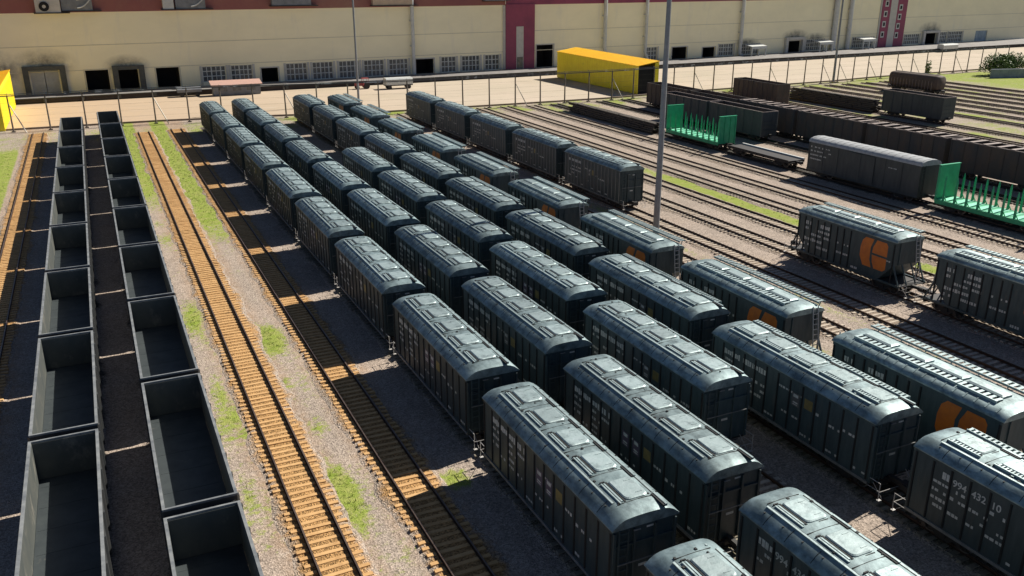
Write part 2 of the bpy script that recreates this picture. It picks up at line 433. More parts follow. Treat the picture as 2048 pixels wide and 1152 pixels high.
        if grated:
            for k in range(9):
                yy = y - L2 + .08 + k * (2 * L2 - .16) / 8
                g.box(-.68, -.44, yy - .035, yy + .035, zt + .012, zt + .07)
            g.box(-.7, -.64, y - L2 - .1, y + L2 + .1, zt - .03, zt + .075)
        else:
            g.box(-.635, -.56, y - L2, y + L2 - .05, zt - .05, zt + .04); g.box(-.74, -.67, y - L2 - .1, y + L2, zt - .05, zt + .028)
        g.box(.86, .95, y - 1.6, y - .7, zt - .08, zt + .03)
    if grated:
        w = MB()
        for k in range(46):
            yy = -HL + .7 + k * (2 * HL - 1.4) / 45
            w.box(.98, 1.3, yy - .06, yy + .06, EZ + .60, EZ + .64)
        w.box(.96, 1.0, -HL + .6, HL - .6, EZ + .5, EZ + .64); w.box(1.28, 1.32, -HL + .6, HL - .6, EZ + .42, EZ + .64)
        w.build('walkway', 'hatch', t)
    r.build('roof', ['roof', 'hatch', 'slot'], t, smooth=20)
    u = MB()
    u.box(-1.45, 1.45, -HL + .1, HL - .1, .98, SZ - .05); u.box(-.25, .25, -HL - .1, HL + .1, .85, 1.12)
    for y in (-1.9, 1.9):
        for x in (-.75, .75):
            u.loft([[(x - .5, y - .7, 1.0), (x + .5, y - .7, 1.0), (x + .5, y + .7, 1.0), (x - .5, y + .7, 1.0)],
                    [(x - .22, y - .35, .66), (x + .22, y - .35, .66), (x + .22, y + .35, .66), (x - .22, y + .35, .66)]])
    u.tube((-1.35, -3, .78), (-1.35, 3, .78), .03, n=5); u.tube((.4, -1, .7), (.4, .9, .7), .18, n=8)
    u.build('underframe', 'under', t)
    for y in (-4.4, 4.4): bogie(t, y)
    for s in (-1, 1): coupler(t, s * HL, s); handrail(t, s * (HL - .05), s)
    ladder(t, -1.05, -HL - .09, 1.1, EZ, material='body'); ladder(t, 1.05, HL + .09, 1.1, EZ, material='body')
    mk = b; mk.m = 1; gap = (2 * HL - .28) / nst
    for sx in (-1, 1):
        q = 1 if sx == -1 else -1
        def cell(i, z, h, f=.8):
            y1 = HL - .14 - i * gap - .1; y0 = y1 - gap + .2
            if q > 0: side_dashes(mk, 1.502, sx, rng, y1, y0, z, h, f)
            else: side_dashes(mk, 1.502, sx, rng, -y0, -y1, z, h, f)
        for i in range(1, 5):
            if not text or sx == 1 or i == 1: cell(i, EZ - .6, .36, .95)
            for z in (3.3, 2.9, 2.5, 2.15):
                if rng.random() < .7: cell(i, z, .17, .7)
        for i in range(6, 8): cell(i, 3.55, .14, .8); cell(i, 2.2, .14, .6)
        for i in (9, 10, 11): cell(i, rng.choice((2.9, 3.1)), .16, .7)
        for i in (5, 8, 10, 12): cell(i, 1.5, .14, .8)
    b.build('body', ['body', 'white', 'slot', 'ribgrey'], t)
    if text:
        for k, wd in enumerate(text): wagon_text(t, wd, HL - .14 - (k + 2) * gap - .1, 3.52, .46, 1.506)
    for i, mm, w in (((6, 'purple', .9), (7, 'purple', .8), (8, 'yplac', .78)) if plac else ((7, 'diagram', .9), (8, 'yplac', .78))):
        pl = MB()
        y1 = HL - .14 - i * gap - .12
        pl.box(-1.508, -1.5, y1 - gap + .3, y1 - .06, 2.85 if mm != 'yplac' else 3.05, 3.62)
        pl.m = 1
        if mm != 'yplac':
            ya, yb = y1 - gap + .36, y1 - .12
            for z0_, z1_ in ((3.36, 3.54), (3.02, 3.1), (2.92, 2.97)): pl.box(-1.511, -1.5085, ya + .05, yb - .05, z0_, z1_)
        pl.build('placard', [mm, 'white'], t)
    return t

def hopper_emblem(name, seed=3):
    """hopper wagon with gratings on the roof, sloped ends and an orange emblem"""
    rng = random.Random(seed)
    t = empty(name); HL = 5.4; FL = 6.2
    b = MB()
    side = [(-HL, 4.66), (-HL, 2.75), (-HL + 1.3, 1.3), (HL - 1.3, 1.3), (HL, 2.75), (HL, 4.66)]
    b.poly_prism(side, 'x', -1.5, 1.5)
    for sx in (-1, 1):
        b.box(*sorted((sx * 1.5, sx * 1.56)), -HL + .01, HL - .01, 4.50, 4.65)
        b.box(*sorted((sx * 1.44, sx * 1.56)), -FL, FL, 1.12, 1.3)
        for i in range(15):
            y = HL - .1 - i * (2 * HL - .2) / 14
            if -HL + .3 < y < -HL + 3.95: continue
            b.m = 2; b.poly_prism([(sx * 1.5, y - .06), (sx * 1.56, y - .04), (sx * 1.56, y + .04), (sx * 1.5, y + .06)], 'z', 1.3, 4.50); b.m = 0
        for sy in (-1, 1):
            b.beam((sx * 1.44, sy * (HL - .05), 2.8), (sx * 1.44, sy * (FL - .1), 1.2), .1)
            b.beam((sx * .5, sy * (HL - .05), 2.8), (sx * .5, sy * (FL - .1), 1.2), .08)
            b.beam((sx * .95, sy * (HL + .02), 2.75), (sx * .95, sy * (HL + .02), 4.56), .08)
    half = [(1.56, 4.66), (1.56, 4.74), (1.42, 4.92), (1.15, 5.04), (.6, 5.14), (0, 5.16)]
    prof = [(-x, z) for x, z in half] + [(x, z) for x, z in half[::-1][1:]]
    r = MB(); rings = []
    for y, k in ((-HL - .1, .75), (-HL + .3, .97), (-HL + .6, 1), (HL - .6, 1), (HL - .3, .97), (HL + .1, .75)):
        rings.append([(x, y, 4.66 + (z - 4.66) * k) for x, z in prof])
    r.loft(rings, closed=False)
    for k in (0, -1): r.add(rings[k], [tuple(range(len(prof)))])
    rb = r
    for i in range(17):
        y = HL - .5 - i * (2 * HL - 1) / 16
        for sx in (-1, 1):
            rb.loft([[(sx * 1.55, y - .04, 4.75), (sx * 1.42, y - .04, 4.95), (sx * 1.1, y - .04, 5.09), (sx * 1.1, y - .04, 5.04), (sx * 1.4, y - .04, 4.90), (sx * 1.53, y - .04, 4.72)],
                     [(sx * 1.55, y + .04, 4.75), (sx * 1.42, y + .04, 4.95), (sx * 1.1, y + .04, 5.09), (sx * 1.1, y + .04, 5.04), (sx * 1.4, y + .04, 4.90), (sx * 1.53, y + .04, 4.72)]])
    for i in range(4):
        y = HL - 2.0 - i * (2 * HL - 4.0) / 3
        h = MB(); L2 = 1.0
        h.loft([[(-.36, y - L2, 5.12), (.36, y - L2, 5.12), (.36, y + L2, 5.12), (-.36, y + L2, 5.12)],
                [(-.36, y - L2, 5.26), (.36, y - L2, 5.26), (.36, y + L2, 5.26), (-.36, y + L2, 5.26)],
                [(-.24, y - L2 + .1, 5.32), (.24, y - L2 + .1, 5.32), (.24, y + L2 - .1, 5.32), (-.24, y + L2 - .1, 5.32)]])
        ho = h.build('hatch', 'hatch', t)
        g = r
        g.m = 2; g.box(-.78, -.42, y - L2 - .1, y + L2 + .1, 5.10, 5.17)
        g.m = 1
        for k in range(7):
            yy = y - L2 + k * 2 * L2 / 6
            g.box(-.84, -.40, yy - .085, yy + .085, 5.18, 5.23)
        g.box(-.92, -.84, y - L2 - .1, y + L2 + .1, 5.07, 5.23)
    r.build('roof', ['roof', 'hatch', 'slot'], t, smooth=30)
    w = MB()
    for k in range(30):
        yy = -HL + .3 + k * (2 * HL - .6) / 29
        w.box(1.2, 1.72, yy - .10, yy + .10, 5.20, 5.24)
    w.box(1.18, 1.22, -HL + .1, HL - .1, 5.12, 5.24); w.box(1.7, 1.74, -HL + .1, HL - .1, 5.16, 5.24)
    for k in range(7):
        yy = -HL + .4 + k * (2 * HL - .8) / 6
        w.beam((1.5, yy, 4.76), (1.68, yy, 5.18), .05)
    w.build('walkway', 'hatch', t)
    u = MB()
    u.box(-1.44, 1.44, -FL, FL, 1.12, 1.2); u.box(-.25, .25, -FL, FL, .85, 1.06)
    for y in (-1.8, .9):
        u.loft([[(-1.2, y - .8, 1.2), (1.2, y - .8, 1.2), (1.2, y + .8, 1.2), (-1.2, y + .8, 1.2)],
                [(-.5, y - .35, .68), (.5, y - .35, .68), (.5, y + .35, .68), (-.5, y + .35, .68)]])
    u.tube((-1.3, -3, .8), (-1.3, 3, .8), .03, n=5)
    u.build('underframe', 'under', t)
    for y in (-4.3, 4.3): bogie(t, y)
    for s in (-1, 1): coupler(t, s * (FL + .03), s); handrail(t, s * (FL - .05), s)
    ladder(t, .75, -HL - .1, 1.3, 5.1, material='acgrey', lean=-.55); ladder(t, -.75, HL + .1, 1.3, 5.1, material='acgrey', lean=.55)
    mk = b; mk.m = 1
    for sx in (-1, 1):
        q = -sx
        for i in range(1, 5):
            yc = HL - .1 - (i + .5) * .757
            for z, hh in ((3.98, .34), (3.5, .24), (3.05, .22), (2.55, .28), (2.05, .28)):
                if rng.random() < .85: side_dashes(mk, 1.502, sx, rng, q * yc + .3, q * yc - .3, z, hh, .85)
        for i in (6, 7):
            yc = HL - .1 - (i + .5) * .757
            for z in (3.1, 2.3): side_dashes(mk, 1.502, sx, rng, q * yc + .25, q * yc - .25, z, .2, .8)
        side_dashes(mk, 1.502, sx, rng, q * (-HL + .7) + .25, q * (-HL + .7) - .2, 3.0, .14, .9)
        side_dashes(mk, 1.502, sx, rng, q * (-HL + 3.9) + .35, q * (-HL + 3.9) - .3, 1.5, .2, .9)
    b.build('body', ['body', 'white', 'slot'], t)
    # emblem: a round-backed left half and a right half split by a bar
    for sx in (-1, 1):
        q = -sx
        e = MB()
        def em(pts):
            e.poly_prism([(q * (-HL + 2.05 - p[0] * .88), (p[1] - 1.52) * 1.09 + 2.0) for p in pts], 'x', *sorted((sx * 1.5, sx * 1.51)))
        em([(-.15, 3.72), (-1.1, 3.72), (-1.45, 3.45), (-1.62, 2.9), (-1.62, 2.2), (-1.15, 1.52), (-.15, 1.52), (-.42, 2.1), (-.45, 3.0)])
        em([(.2, 3.72), (1.3, 3.72), (1.5, 3.5), (1.5, 2.68), (-.2, 2.68), (-.16, 3.1)])
        em([(-.2, 2.52), (1.5, 2.52), (1.5, 1.7), (1.2, 1.52), (.18, 1.52), (-.1, 2.0)])
        e.build('emblem', 'orange', t)
    return t

GL = 6.62
def gondola(name, out='gond_out', inside='gond_in', rim='rim', top=3.64, nst=7, lattice=False):
    t = empty(name)
    b = MB(); zf = 1.56; zb = zf - .15 if top < 4 else 1.0
    b.box(-1.5, -1.40, -GL, GL, zb, top - .1); b.box(1.40, 1.5, -GL, GL, zb, top - .1)
    for s in (-1, 1): b.box(-1.40, 1.40, *sorted((s * (GL - .1), s * GL)), zb, top - .1)
    for sx in (-1, 1):
        for i in range(nst + 1):
            y = -GL + .12 + i * (2 * GL - .24) / nst
            b.poly_prism([(sx * 1.5, y - .12), (sx * 1.6, y - .06), (sx * 1.6, y + .06), (sx * 1.5, y + .12)], 'z', zb, top - .12)
    for sy in (-1, 1):
        for z in (1.9, 2.6, 3.2): b.box(-1.4, 1.4, *sorted((sy * GL, sy * (GL + .06))), z, z + .12)
    b.build('body', out, t)
    li = MB()
    for sx in (-1, 1):
        li.box(*sorted((sx * 1.385, sx * 1.398)), -GL + .12, GL - .12, zf + .02, top - .11)
    li.box(-1.38, 1.38, GL - .115, GL - .102, zf + .02, top - .11); li.box(-1.38, 1.38, -GL + .102, -GL + .115, zf + .02, top - .11)
    li.build('lining', inside, t)
    f = MB(); f.box(-1.38, 1.38, -GL + .12, GL - .12, zf - .1, zf)
    for i in range(7):
        y = -GL + .9 + i * (2 * GL - 1.8) / 6
        f.box(-1.3, 1.3, y - .02, y + .02, zf, zf + .008)
    f.build('floor', inside + '_floor' if inside == 'gond_in' else inside, t)
    r = MB()
    for sx in (-1, 1): r.box(*sorted((sx * 1.40, sx * 1.53)), -GL - .03, GL + .03, top - .1, top)
    for s in (-1, 1): r.box(-1.40, 1.40, *sorted((s * (GL - .08), s * (GL + .03))), top - .1, top)
    r.build('rim', rim, t)
    if lattice:
        for i in range(7):
            y = -GL + .9 + i * (2 * GL - 1.8) / 6
            lt = MB()
            lt.box(-1.5, 1.5, y - .3, y + .3, top + .003, top + .06)
            lt.build('cross_board', rim, t)
    u = MB(); u.box(-1.39, 1.39, -GL + .1, GL - .1, .95, zf - .16); u.box(-.2, .2, -GL - .08, GL + .08, .9, 1.17)
    u.build('underframe', 'under', t)
    for y in (-4.3, 4.3): bogie(t, y)
    for s in (-1, 1): coupler(t, s * GL - s * .62, s)
    return t

# ------------------------------------------------------------------ camera, sky, sun
cam = bpy.data.cameras.new('camera'); co = bpy.data.objects.new('camera', cam); col.objects.link(co)
cam.sensor_width = 36; cam.lens = 1738.1 / 2048 * 36; cam.clip_end = 6000; cam.clip_start = .5
co.location = (0, 0, 24.58)
yw, pt = R(25.357), R(19.766)
fw = Vector((math.sin(yw) * math.cos(pt), math.cos(yw) * math.cos(pt), -math.sin(pt)))
co.rotation_euler = fw.to_track_quat('-Z', 'Y').to_euler()
scene.camera = co

SUN = Vector((1.12, .2, 1.0)).normalized()
elev = math.asin(SUN.z)
w = bpy.data.worlds.new('World'); scene.world = w; w.use_nodes = True
nt = w.node_tree
sky = nt.nodes.new('ShaderNodeTexSky'); sky.sky_type = 'NISHITA'; sky.sun_disc = False
sky.sun_elevation = elev; sky.sun_rotation = math.atan2(SUN.x, SUN.y)
sky.air_density = .55; sky.dust_density = .3; sky.ozone_density = 1.0
bg = nt.nodes['Background']; bg.inputs['Strength'].default_value = .052
nt.links.new(sky.outputs[0], bg.inputs[0])
sl = bpy.data.lights.new('sun', 'SUN'); sl.energy = 5.0; sl.angle = R(.5); sl.color = (1, .94, .84)
so = bpy.data.objects.new('sun', sl); col.objects.link(so)
so.rotation_euler = SUN.to_track_quat('Z', 'Y').to_euler(); so.location = (60, 40, 80)
scene.view_settings.view_transform = 'Standard'; scene.view_settings.look = 'None'
scene.view_settings.exposure = .62; scene.view_settings.gamma = 1

# ------------------------------------------------------------------ ground
def nz(x, y, s=1.0):
    from mathutils import noise as mn
    return mn.noise(Vector((x * s, y * s, 3.7)))

def smooth(a, b, x):
    t = max(0, min(1, (x - a) / (b - a))); return t * t * (3 - 2 * t)
def band(x, a, b, e): return smooth(a - e, a + e, x) * (1 - smooth(b - e, b + e, x))

GRASS_SPOTS = [(110.5, 125, 1.2, 25, .6), (117.8, 118, 1.2, 22, .55), (130.6, 100, 1.1, 22, .6), (48.7, 68, 1.0, 8, .5), (43.0, 45, 1.4, 10, .5), (148, 112, 1.5, 18, .7), (8.9, 59.3, 1.2, 3.2, .85), (8.5, 37.2, .9, 3.4, .9), (9.0, 45, .8, 1.6, .6), (4.3, 66, .7, 5, .75), (4.4, 52, .6, 3.5, .7), (4.2, 40, .5, 4, .6), (8.4, 51.5, .5, 1.2, .6),
               (14.0, 36.6, .9, .9, .9), (65.5, 80, 2.2, 20, .95), (65.0, 49.5, 1.6, 3.5, .9), (48.9, 37.5, .8, 1.3, .9), (48.3, 31.5, .6, .8, .7), (49.6, 48, 1.0, 6, .45),
               (49, 58, 1.1, 6, .4), (59.9, 118, 1.5, 26, .75), (65.2, 125, 1.2, 20, .4), (60.2, 150, 3, 9, .6), (54.6, 88, 1.0, 8, .4), (9.2, 97, 1.3, 7, .85), (60, 70, 1, 4, .25), (70.5, 100, .8, 14, .3), (49.3, 80, 1.3, 14, .45), (84, 152, 8, 8, .7)]
def grass_at(x, y):
    g = 0
    n = nz(x, y, .22) * .5 + nz(x, y, .9) * .3
    if 2.4 < x < 5.6: g = max(g, band(x, 3.4, 5.4, .5) * (smooth(100, 132, y) * 1.0 + .32 + n * .7))
    if 7.8 < x < 10.9: g = max(g, band(x, 8.1, 10.6, .5) * (smooth(76, 112, y) * .95 + .2 + n * .6))
    if x < -10.6: g = max(g, (1 - smooth(-11.6, -10.8, x)) * (smooth(88, 105, y) * (1 - smooth(140, 156, y)) * .8 + .2 + n * .5))
    g = max(g, band(y, 150, 165.5, 4) * (.52 + n * .7) * (1 if x > 13 else .7))
    if x > 96: g = max(g, smooth(96, 118, x) * (.38 + n * .8))
    if x > 108: g = max(g, band(y, 105, 166, 6) * (.4 + n * .5))
    if x > 170: g = max(g, smooth(180, 200, x) * (.72 + n * .6) * (1 - smooth(163, 166, y)))
    for cx, cy, rx, ry, a in GRASS_SPOTS:
        d = ((x - cx) / rx) ** 2 + ((y - cy) / ry) ** 2
        if d < 4: g = max(g, a * math.exp(-d * .8) * (1 + n * .6))
    return max(0, min(1, g))
def rust_at(x, y):
    r = 0
    for cx, wd in ((-9.1, 1.9), (6.65, 1.9), (11.8, 1.7)):
        r = max(r, (1 - smooth(wd * .75, wd * 1.35, abs(x - cx))) * .42)
    return max(0, min(1, r + nz(x, y, .3) * .15))

def lines(lo, hi, step, outer):
    a = [lo + i * step for i in range(int((hi - lo) / step) + 1)]
    return [-o for o in outer[::-1] if -o < lo] + a + [o for o in outer if o > hi]
xs = []
x = -24.0
while x < 70: xs.append(x); x += .5
while x <= 232: xs.append(x); x += 1.5
xs = [-1600, -700, -300, -120, -60, -40, -30] + xs + [250, 280, 330, 420, 800, 1800]
ys = []
y = 8.0
while y < 172: ys.append(y); y += 1.0
ys = [-400, -120, -40, -10, 0] + ys + [180, 200, 240, 320, 500, 900, 2200]
gv = [(x, y, 0.0) for y in ys for x in xs]
nx = len(xs)
gf = [(j * nx + i, j * nx + i + 1, (j + 1) * nx + i + 1, (j + 1) * nx + i) for j in range(len(ys) - 1) for i in range(nx - 1)]
gme = bpy.data.meshes.new('ground'); gme.from_pydata(gv, [], gf)
ga = gme.attributes.new('grass', 'FLOAT', 'POINT'); ga.data.foreach_set('value', [grass_at(p[0], p[1]) for p in gv])
ra = gme.attributes.new('rust', 'FLOAT', 'POINT'); ra.data.foreach_set('value', [rust_at(p[0], p[1]) for p in gv])
ground = bpy.data.objects.new('ground', gme); col.objects.link(ground); tag(ground, 'pale pinkish gravel yard with patches of grass', 'ground', kind='structure')
m, nt, b = new_mat('gravel_ground')
v = coords(nt, 'world')
vo = N(nt, 'ShaderNodeTexVoronoi'); vo.inputs['Scale'].default_value = 13; nt.links.new(v, vo.inputs['Vector'])
big = ramp(nt, noise(nt, v, .12, 6), .35, .65)
mid = ramp(nt, noise(nt, v, .9, 6, .7), .3, .7)
c = mix(nt, big, (.42, .345, .285), (.34, .285, .235))
c = mix(nt, math_node(nt, 'MULTIPLY', mid, .55), c, (.22, .18, .155))
hs = N(nt, 'ShaderNodeHueSaturation'); nt.links.new(c, hs.inputs['Color'])
val = N(nt, 'ShaderNodeMapRange'); val.inputs[3].default_value = .6; val.inputs[4].default_value = 1.4
nt.links.new(N_sep(nt, vo.outputs['Color']), val.inputs[0]); nt.links.new(val.outputs[0], hs.inputs['Value'])
c = hs.outputs[0]
at = N(nt, 'ShaderNodeAttribute', attribute_name='rust')
c = mix(nt, math_node(nt, 'MULTIPLY', at.outputs['Fac'], ramp(nt, noise(nt, v, 1.6, 4), .25, .6)), c, (.34, .19, .08))
at = N(nt, 'ShaderNodeAttribute', attribute_name='grass')
gn = noise(nt, v, 2.3, 6, .72)
gm = ramp(nt, math_node(nt, 'ADD', at.outputs['Fac'], math_node(nt, 'MULTIPLY', math_node(nt, 'SUBTRACT', gn, .5), 1.5)), .36, .62)
gc = mix(nt, ramp(nt, noise(nt, v, 1.1, 5), .35, .65), (.22, .29, .045), (.31, .32, .10))
gc = mix(nt, ramp(nt, noise(nt, v, 6, 3), .5, .75), gc, (.13, .18, .03))
c = mix(nt, gm, c, gc)
nt.links.new(c, b.inputs['Base Color']); b.inputs['Roughness'].default_value = .95; b.inputs['Specular IOR Level'].default_value = .1
bump(nt, b, math_node(nt, 'ADD', vo.outputs['Distance'], noise(nt, v, 3, 5)), .5, .06)
gme.materials.append(m)

# concrete yard behind the fence
FENCE = [(-60, 167.2), (-12.7, 166.8), (8.9, 166.4), (30, 163.6), (49.2, 159.6), (76.5, 158.6), (99.7, 158.2), (112, 159.6), (145.8, 161.2), (166, 162), (182.6, 164.2), (196, 164.6), (240, 166.5), (330, 171)]
def fence_y(x):
    for (a, b_), (c_, d) in zip(FENCE, FENCE[1:]):
        if a <= x <= c_: return b_ + (d - b_) * (x - a) / (c_ - a)
    return FENCE[-1][1] if x > 0 else FENCE[0][1]
ym = MB(); pts = [p[0] for p in FENCE]
fx = [-60 + i * 5 for i in range(79)]
for a, c_ in zip(fx, fx[1:]):
    if a >= 325: break
    ym.quad((a, fence_y(a) + 2.5, .012), (c_, fence_y(c_) + 2.5, .012), (c_, 222, .012), (a, 222, .012))
m, nt, b = new_mat('yard_concrete')
v = coords(nt, 'world')
v2 = coords(nt, 'world', (.35, 2.2, 1))
c = mix(nt, ramp(nt, noise(nt, v, .05, 5), .35, .65), (.50, .42, .33), (.43, .37, .28))
sx = N(nt, 'ShaderNodeSeparateXYZ'); nt.links.new(v, sx.inputs[0])
c = mix(nt, ramp(nt, sx.outputs[0], 70, -10), c, (.45, .33, .22))
c = mix(nt, math_node(nt, 'MULTIPLY', ramp(nt, noise(nt, v2, .25, 6), .5, .75), .45), c, (.33, .27, .21))
c = mix(nt, math_node(nt, 'MULTIPLY', ramp(nt, noise(nt, v2, .6, 5), .6, .72), .5), c, (.6, .54, .45))
nt.links.new(c, b.inputs['Base Color']); b.inputs['Roughness'].default_value = .9; b.inputs['Specular IOR Level'].default_value = .2
tag(ym.build('concrete_yard', [m]), 'pale concrete yard between the fence and the warehouse', 'yard', kind='structure')
km = MB()
for a, c_ in zip(fx, fx[1:]):
    if a >= 325: break
    km.loft([[(a, fence_y(a) + 2.3 + dy, z) for dy, z in ((-.15, -.05), (-.15, .3), (.2, .3), (.2, -.05))],
             [(c_, fence_y(c_) + 2.3 + dy, z) for dy, z in ((-.15, -.05), (-.15, .3), (.2, .3), (.2, -.05))]])
tag(km.build('yard_kerb', 'kerb'), 'low brown kerb along the edge of the concrete yard', 'kerb', kind='structure')

# ------------------------------------------------------------------ railway tracks
def track(x, y0, y1, kind, desc, grassy=False):
    y0 = min(y0, -8)
    t = empty('railway_track', (x, 0, 0)); tag(t, desc, 'track', kind='structure')
    rng = random.Random(int(x * 10))
    # ballast bed with ragged shoulders
    bm_ = MB(); n = int((y1 - y0) / 1.0)
    rows = []
    for i in range(n + 1):
        y = y0 + (y1 - y0) * i / n
        wl = 1.75 + nz(x + 5, y, .35) * .45 + rng.uniform(-.12, .12); wr = 1.75 + nz(x - 9, y, .35) * .45 + rng.uniform(-.12, .12)
        rows.append([(-wl, y, -.03), (-wl + .42, y, .095 + rng.uniform(-.025, .035)), (-.55, y, .115 + rng.uniform(-.02, .02)), (.55, y, .115 + rng.uniform(-.02, .02)), (wr - .42, y, .095 + rng.uniform(-.025, .035)), (wr, y, -.03)])
    bm_.loft(rows, closed=False)
    bed = bm_.build('ballast', 'ba_' + kind, t, smooth=60); bed['kind'] = 'stuff'
    ea = bed.data.attributes.new('edge', 'FLOAT', 'POINT'); ea.data.foreach_set('value', [(1, .62, .1, .1, .62, 1)[i % 6] for i in range(len(bed.data.vertices))])
    s = MB(); sp = .545; k = int((y1 - y0) / sp)
    for i in range(k):
        y = y0 + .3 + i * sp + rng.uniform(-.04, .04)
        j = rng.uniform(-.07, .07); zt = .125 + rng.uniform(-.012, .015); a_ = rng.uniform(-.05, .05)
        s.add([(-1.35 + j, y - .14 - a_, .0), (1.35 + j, y - .14 + a_, .0), (1.35 + j, y + .14 + a_, .0), (-1.35 + j, y + .14 - a_, .0),
               (-1.33 + j, y - .11 - a_, zt + .02), (1.33 + j, y - .11 + a_, zt + .02), (1.33 + j, y + .11 + a_, zt + .02), (-1.33 + j, y + .11 - a_, zt + .02)],
              [(4, 5, 6, 7), (0, 1, 5, 4), (1, 2, 6, 5), (2, 3, 7, 6), (3, 0, 4, 7)])
    so_ = s.build('sleepers', 'sl_' + kind, t); so_['kind'] = 'stuff'
    for sx in (-.795, .795):
        r = MB()
        r.m = 0
        r.box(sx - .07, sx + .07, y0, y1, .156, .175); r.box(sx - .012, sx + .012, y0, y1, .175, .275); r.box(sx - .04, sx + .04, y0, y1, .275, .312)
        r.m = 1
        r.quad((sx - .034, y0, .3135), (sx + .034, y0, .3135), (sx + .034, y1, .3135), (sx - .034, y1, .3135))
        r.build('rail', ['rail', 'railtop'], t)
    return t

track(-9.1, 20, 163, 'orange', 'empty orange stained track at the left picture edge beside the left gondola row')
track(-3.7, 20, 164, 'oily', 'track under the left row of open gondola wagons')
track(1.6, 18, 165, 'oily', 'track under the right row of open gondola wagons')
track(6.65, 20, 157, 'orange', 'sunlit orange stained empty track between gondolas and hoppers')
track(11.8, 18, 158, 'orange', 'empty track mostly in the shadow of the first hopper row')
track(17.2, 6, 158, 'dark', 'track under the first row of roofed hoppers')
track(22.6, 6, 159, 'dark', 'track under the second row of roofed hoppers')
track(27.85, 6, 158, 'pale', 'track under the short third row of roofed hoppers')
track(33.1, 6, 158, 'dark', 'track under the fourth row of roofed hoppers')
track(38.55, 8, 157, 'dark', 'track under the hoppers with orange emblems')
track(46.6, 15, 157, 'pale', 'empty pale track just right of the row with orange emblems')
track(51.8, 20, 158, 'pale', 'track carrying the five hoppers behind the tall lamp mast')
track(57.2, 22, 158, 'pale', 'track carrying the separate pair of hoppers with orange emblem')
track(62.6, 24, 157, 'pale', 'empty track on the near side of the bright grass strip')
track(68.0, 25, 158, 'pale', 'empty track on the far side of the bright grass strip')
track(73.1, 26, 158, 'pale', 'empty brown track in the middle of the right hand fan')
track(78.5, 28, 157, 'pale', 'track in front of the green stake wagons')
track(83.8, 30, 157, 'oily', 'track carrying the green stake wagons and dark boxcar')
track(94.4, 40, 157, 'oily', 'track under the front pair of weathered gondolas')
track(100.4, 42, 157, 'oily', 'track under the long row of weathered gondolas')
for x, y0, d in ((107.6, 46, 'first overgrown track beyond the long gondola row'), (114.4, 50, 'second overgrown track beyond the long gondola row'), (121.3, 54, 'overgrown track under the lone brown gondola'),
                 (127.6, 58, 'overgrown track on the near side of the lone grey gondola'), (133.9, 60, 'overgrown track under the lone grey gondola'), (144.6, 64, 'overgrown track on the far side of the lone grey gondola'), (151.2, 66, 'overgrown track next but one beyond the lone grey gondola'), (157.5, 70, 'overgrown track on the near side of the brown hopper'),
                 (163.0, 72, 'overgrown track under the brown rounded hopper'), (169.2, 76, 'overgrown track on the far side of the brown hopper'), (175.2, 80, 'fifth overgrown track from the grassy bush'), (181.2, 84, 'overgrown track two before the grass verge'), (187.6, 86, 'last overgrown track before the bright grass verge')):
    track(x, y0, 158, 'rusty', d)

# ------------------------------------------------------------------ hopper rows
SP = 14.774
G1 = 'dark roofed hopper wagons standing in rows'
protoA = hopper_smooth('hopper_wagon', seed=1, plac=True)
protoA2 = hopper_smooth('hopper_wagon', seed=4)
protoG = hopper_smooth('hopper_wagon', grated=True, seed=9)
protoT1 = hopper_smooth('hopper_wagon', text=['994', '436'], seed=12)
protoT2 = hopper_smooth('hopper_wagon', grated=True, text=['994', '432', '10'], seed=14)
protoC = hopper_smooth('hopper_wagon', seed=17, nst=16, EZ=4.62, ribm=3)
protoB = hopper_emblem('hopper_wagon')
used = set()
def put(proto, x, y, label, cat, group, rz=0):
    if id(proto) in used: o = copy_tree(proto)
    else: o = proto; used.add(id(proto))
    o.location = (x, y, 0); o.rotation_euler = (0, 0, rz)
    tag(o, label, cat, group)
    return o
def row(x, yfar, n, row_desc, pick, look, rj=0.02):
    for i in range(n):
        y = yfar - i * SP - HL
        put(pick(i), x + random.uniform(-rj, rj), y, look(i) + ', ' + nth_far(i, n, row_desc), 'hopper wagon', G1)
row(17.22, 154.7, 10, 'the leftmost roofed hopper row', lambda i: protoA if i % 3 else protoA2, lambda i: 'slate hopper wagon')
row(22.6, 156.0, 10, 'the second hopper row', lambda i: protoT1 if i == 9 else (protoA2 if i % 2 else protoA), lambda i: 'dark hopper numbered 994 436' if i == 9 else 'slate hopper wagon')
row(27.85, 103.9, 5, 'the short third hopper row', lambda i: protoA if i % 2 else protoA2, lambda i: 'slate hopper wagon')
row(33.1, 156.6, 10, 'the fourth hopper row', lambda i: protoT2 if i == 9 else protoG, lambda i: 'dark hopper numbered 994 432 10' if i == 9 else 'dark grated hopper wagon')
row(38.2, 152.95, 9, 'the row with orange emblems', lambda i: protoB, lambda i: 'orange emblem hopper')
row(51.85, 150.4, 5, 'the five wagon row by the mast', lambda i: protoC, lambda i: 'ribbed hopper')
put(protoB, 57.2, 57.3 - 5.4, 'orange emblem hopper in the open right of the mast, farther of a pair', 'hopper wagon', G1)
put(protoB, 57.2, 42.6 - 5.4, 'hopper wagon cut by the right picture edge, behind the lone orange emblem hopper', 'hopper wagon', G1)

# ------------------------------------------------------------------ gondolas on the left
protoO = gondola('gondola_wagon')
G2 = 'empty open gondola wagons in two rows on the left'
for n_, (x, yf, cnt, d) in enumerate(((-3.7, 42.9 + 8 * 13.91, 9, 'the left gondola row'), (1.6, 47.43 + 8 * 13.91, 10, 'the right gondola row'))):
    for i in range(cnt):
        put(protoO, x, yf - i * 13.91 - GL, 'empty dark gondola, ' + nth_far(i, cnt, d), 'gondola wagon', G2)

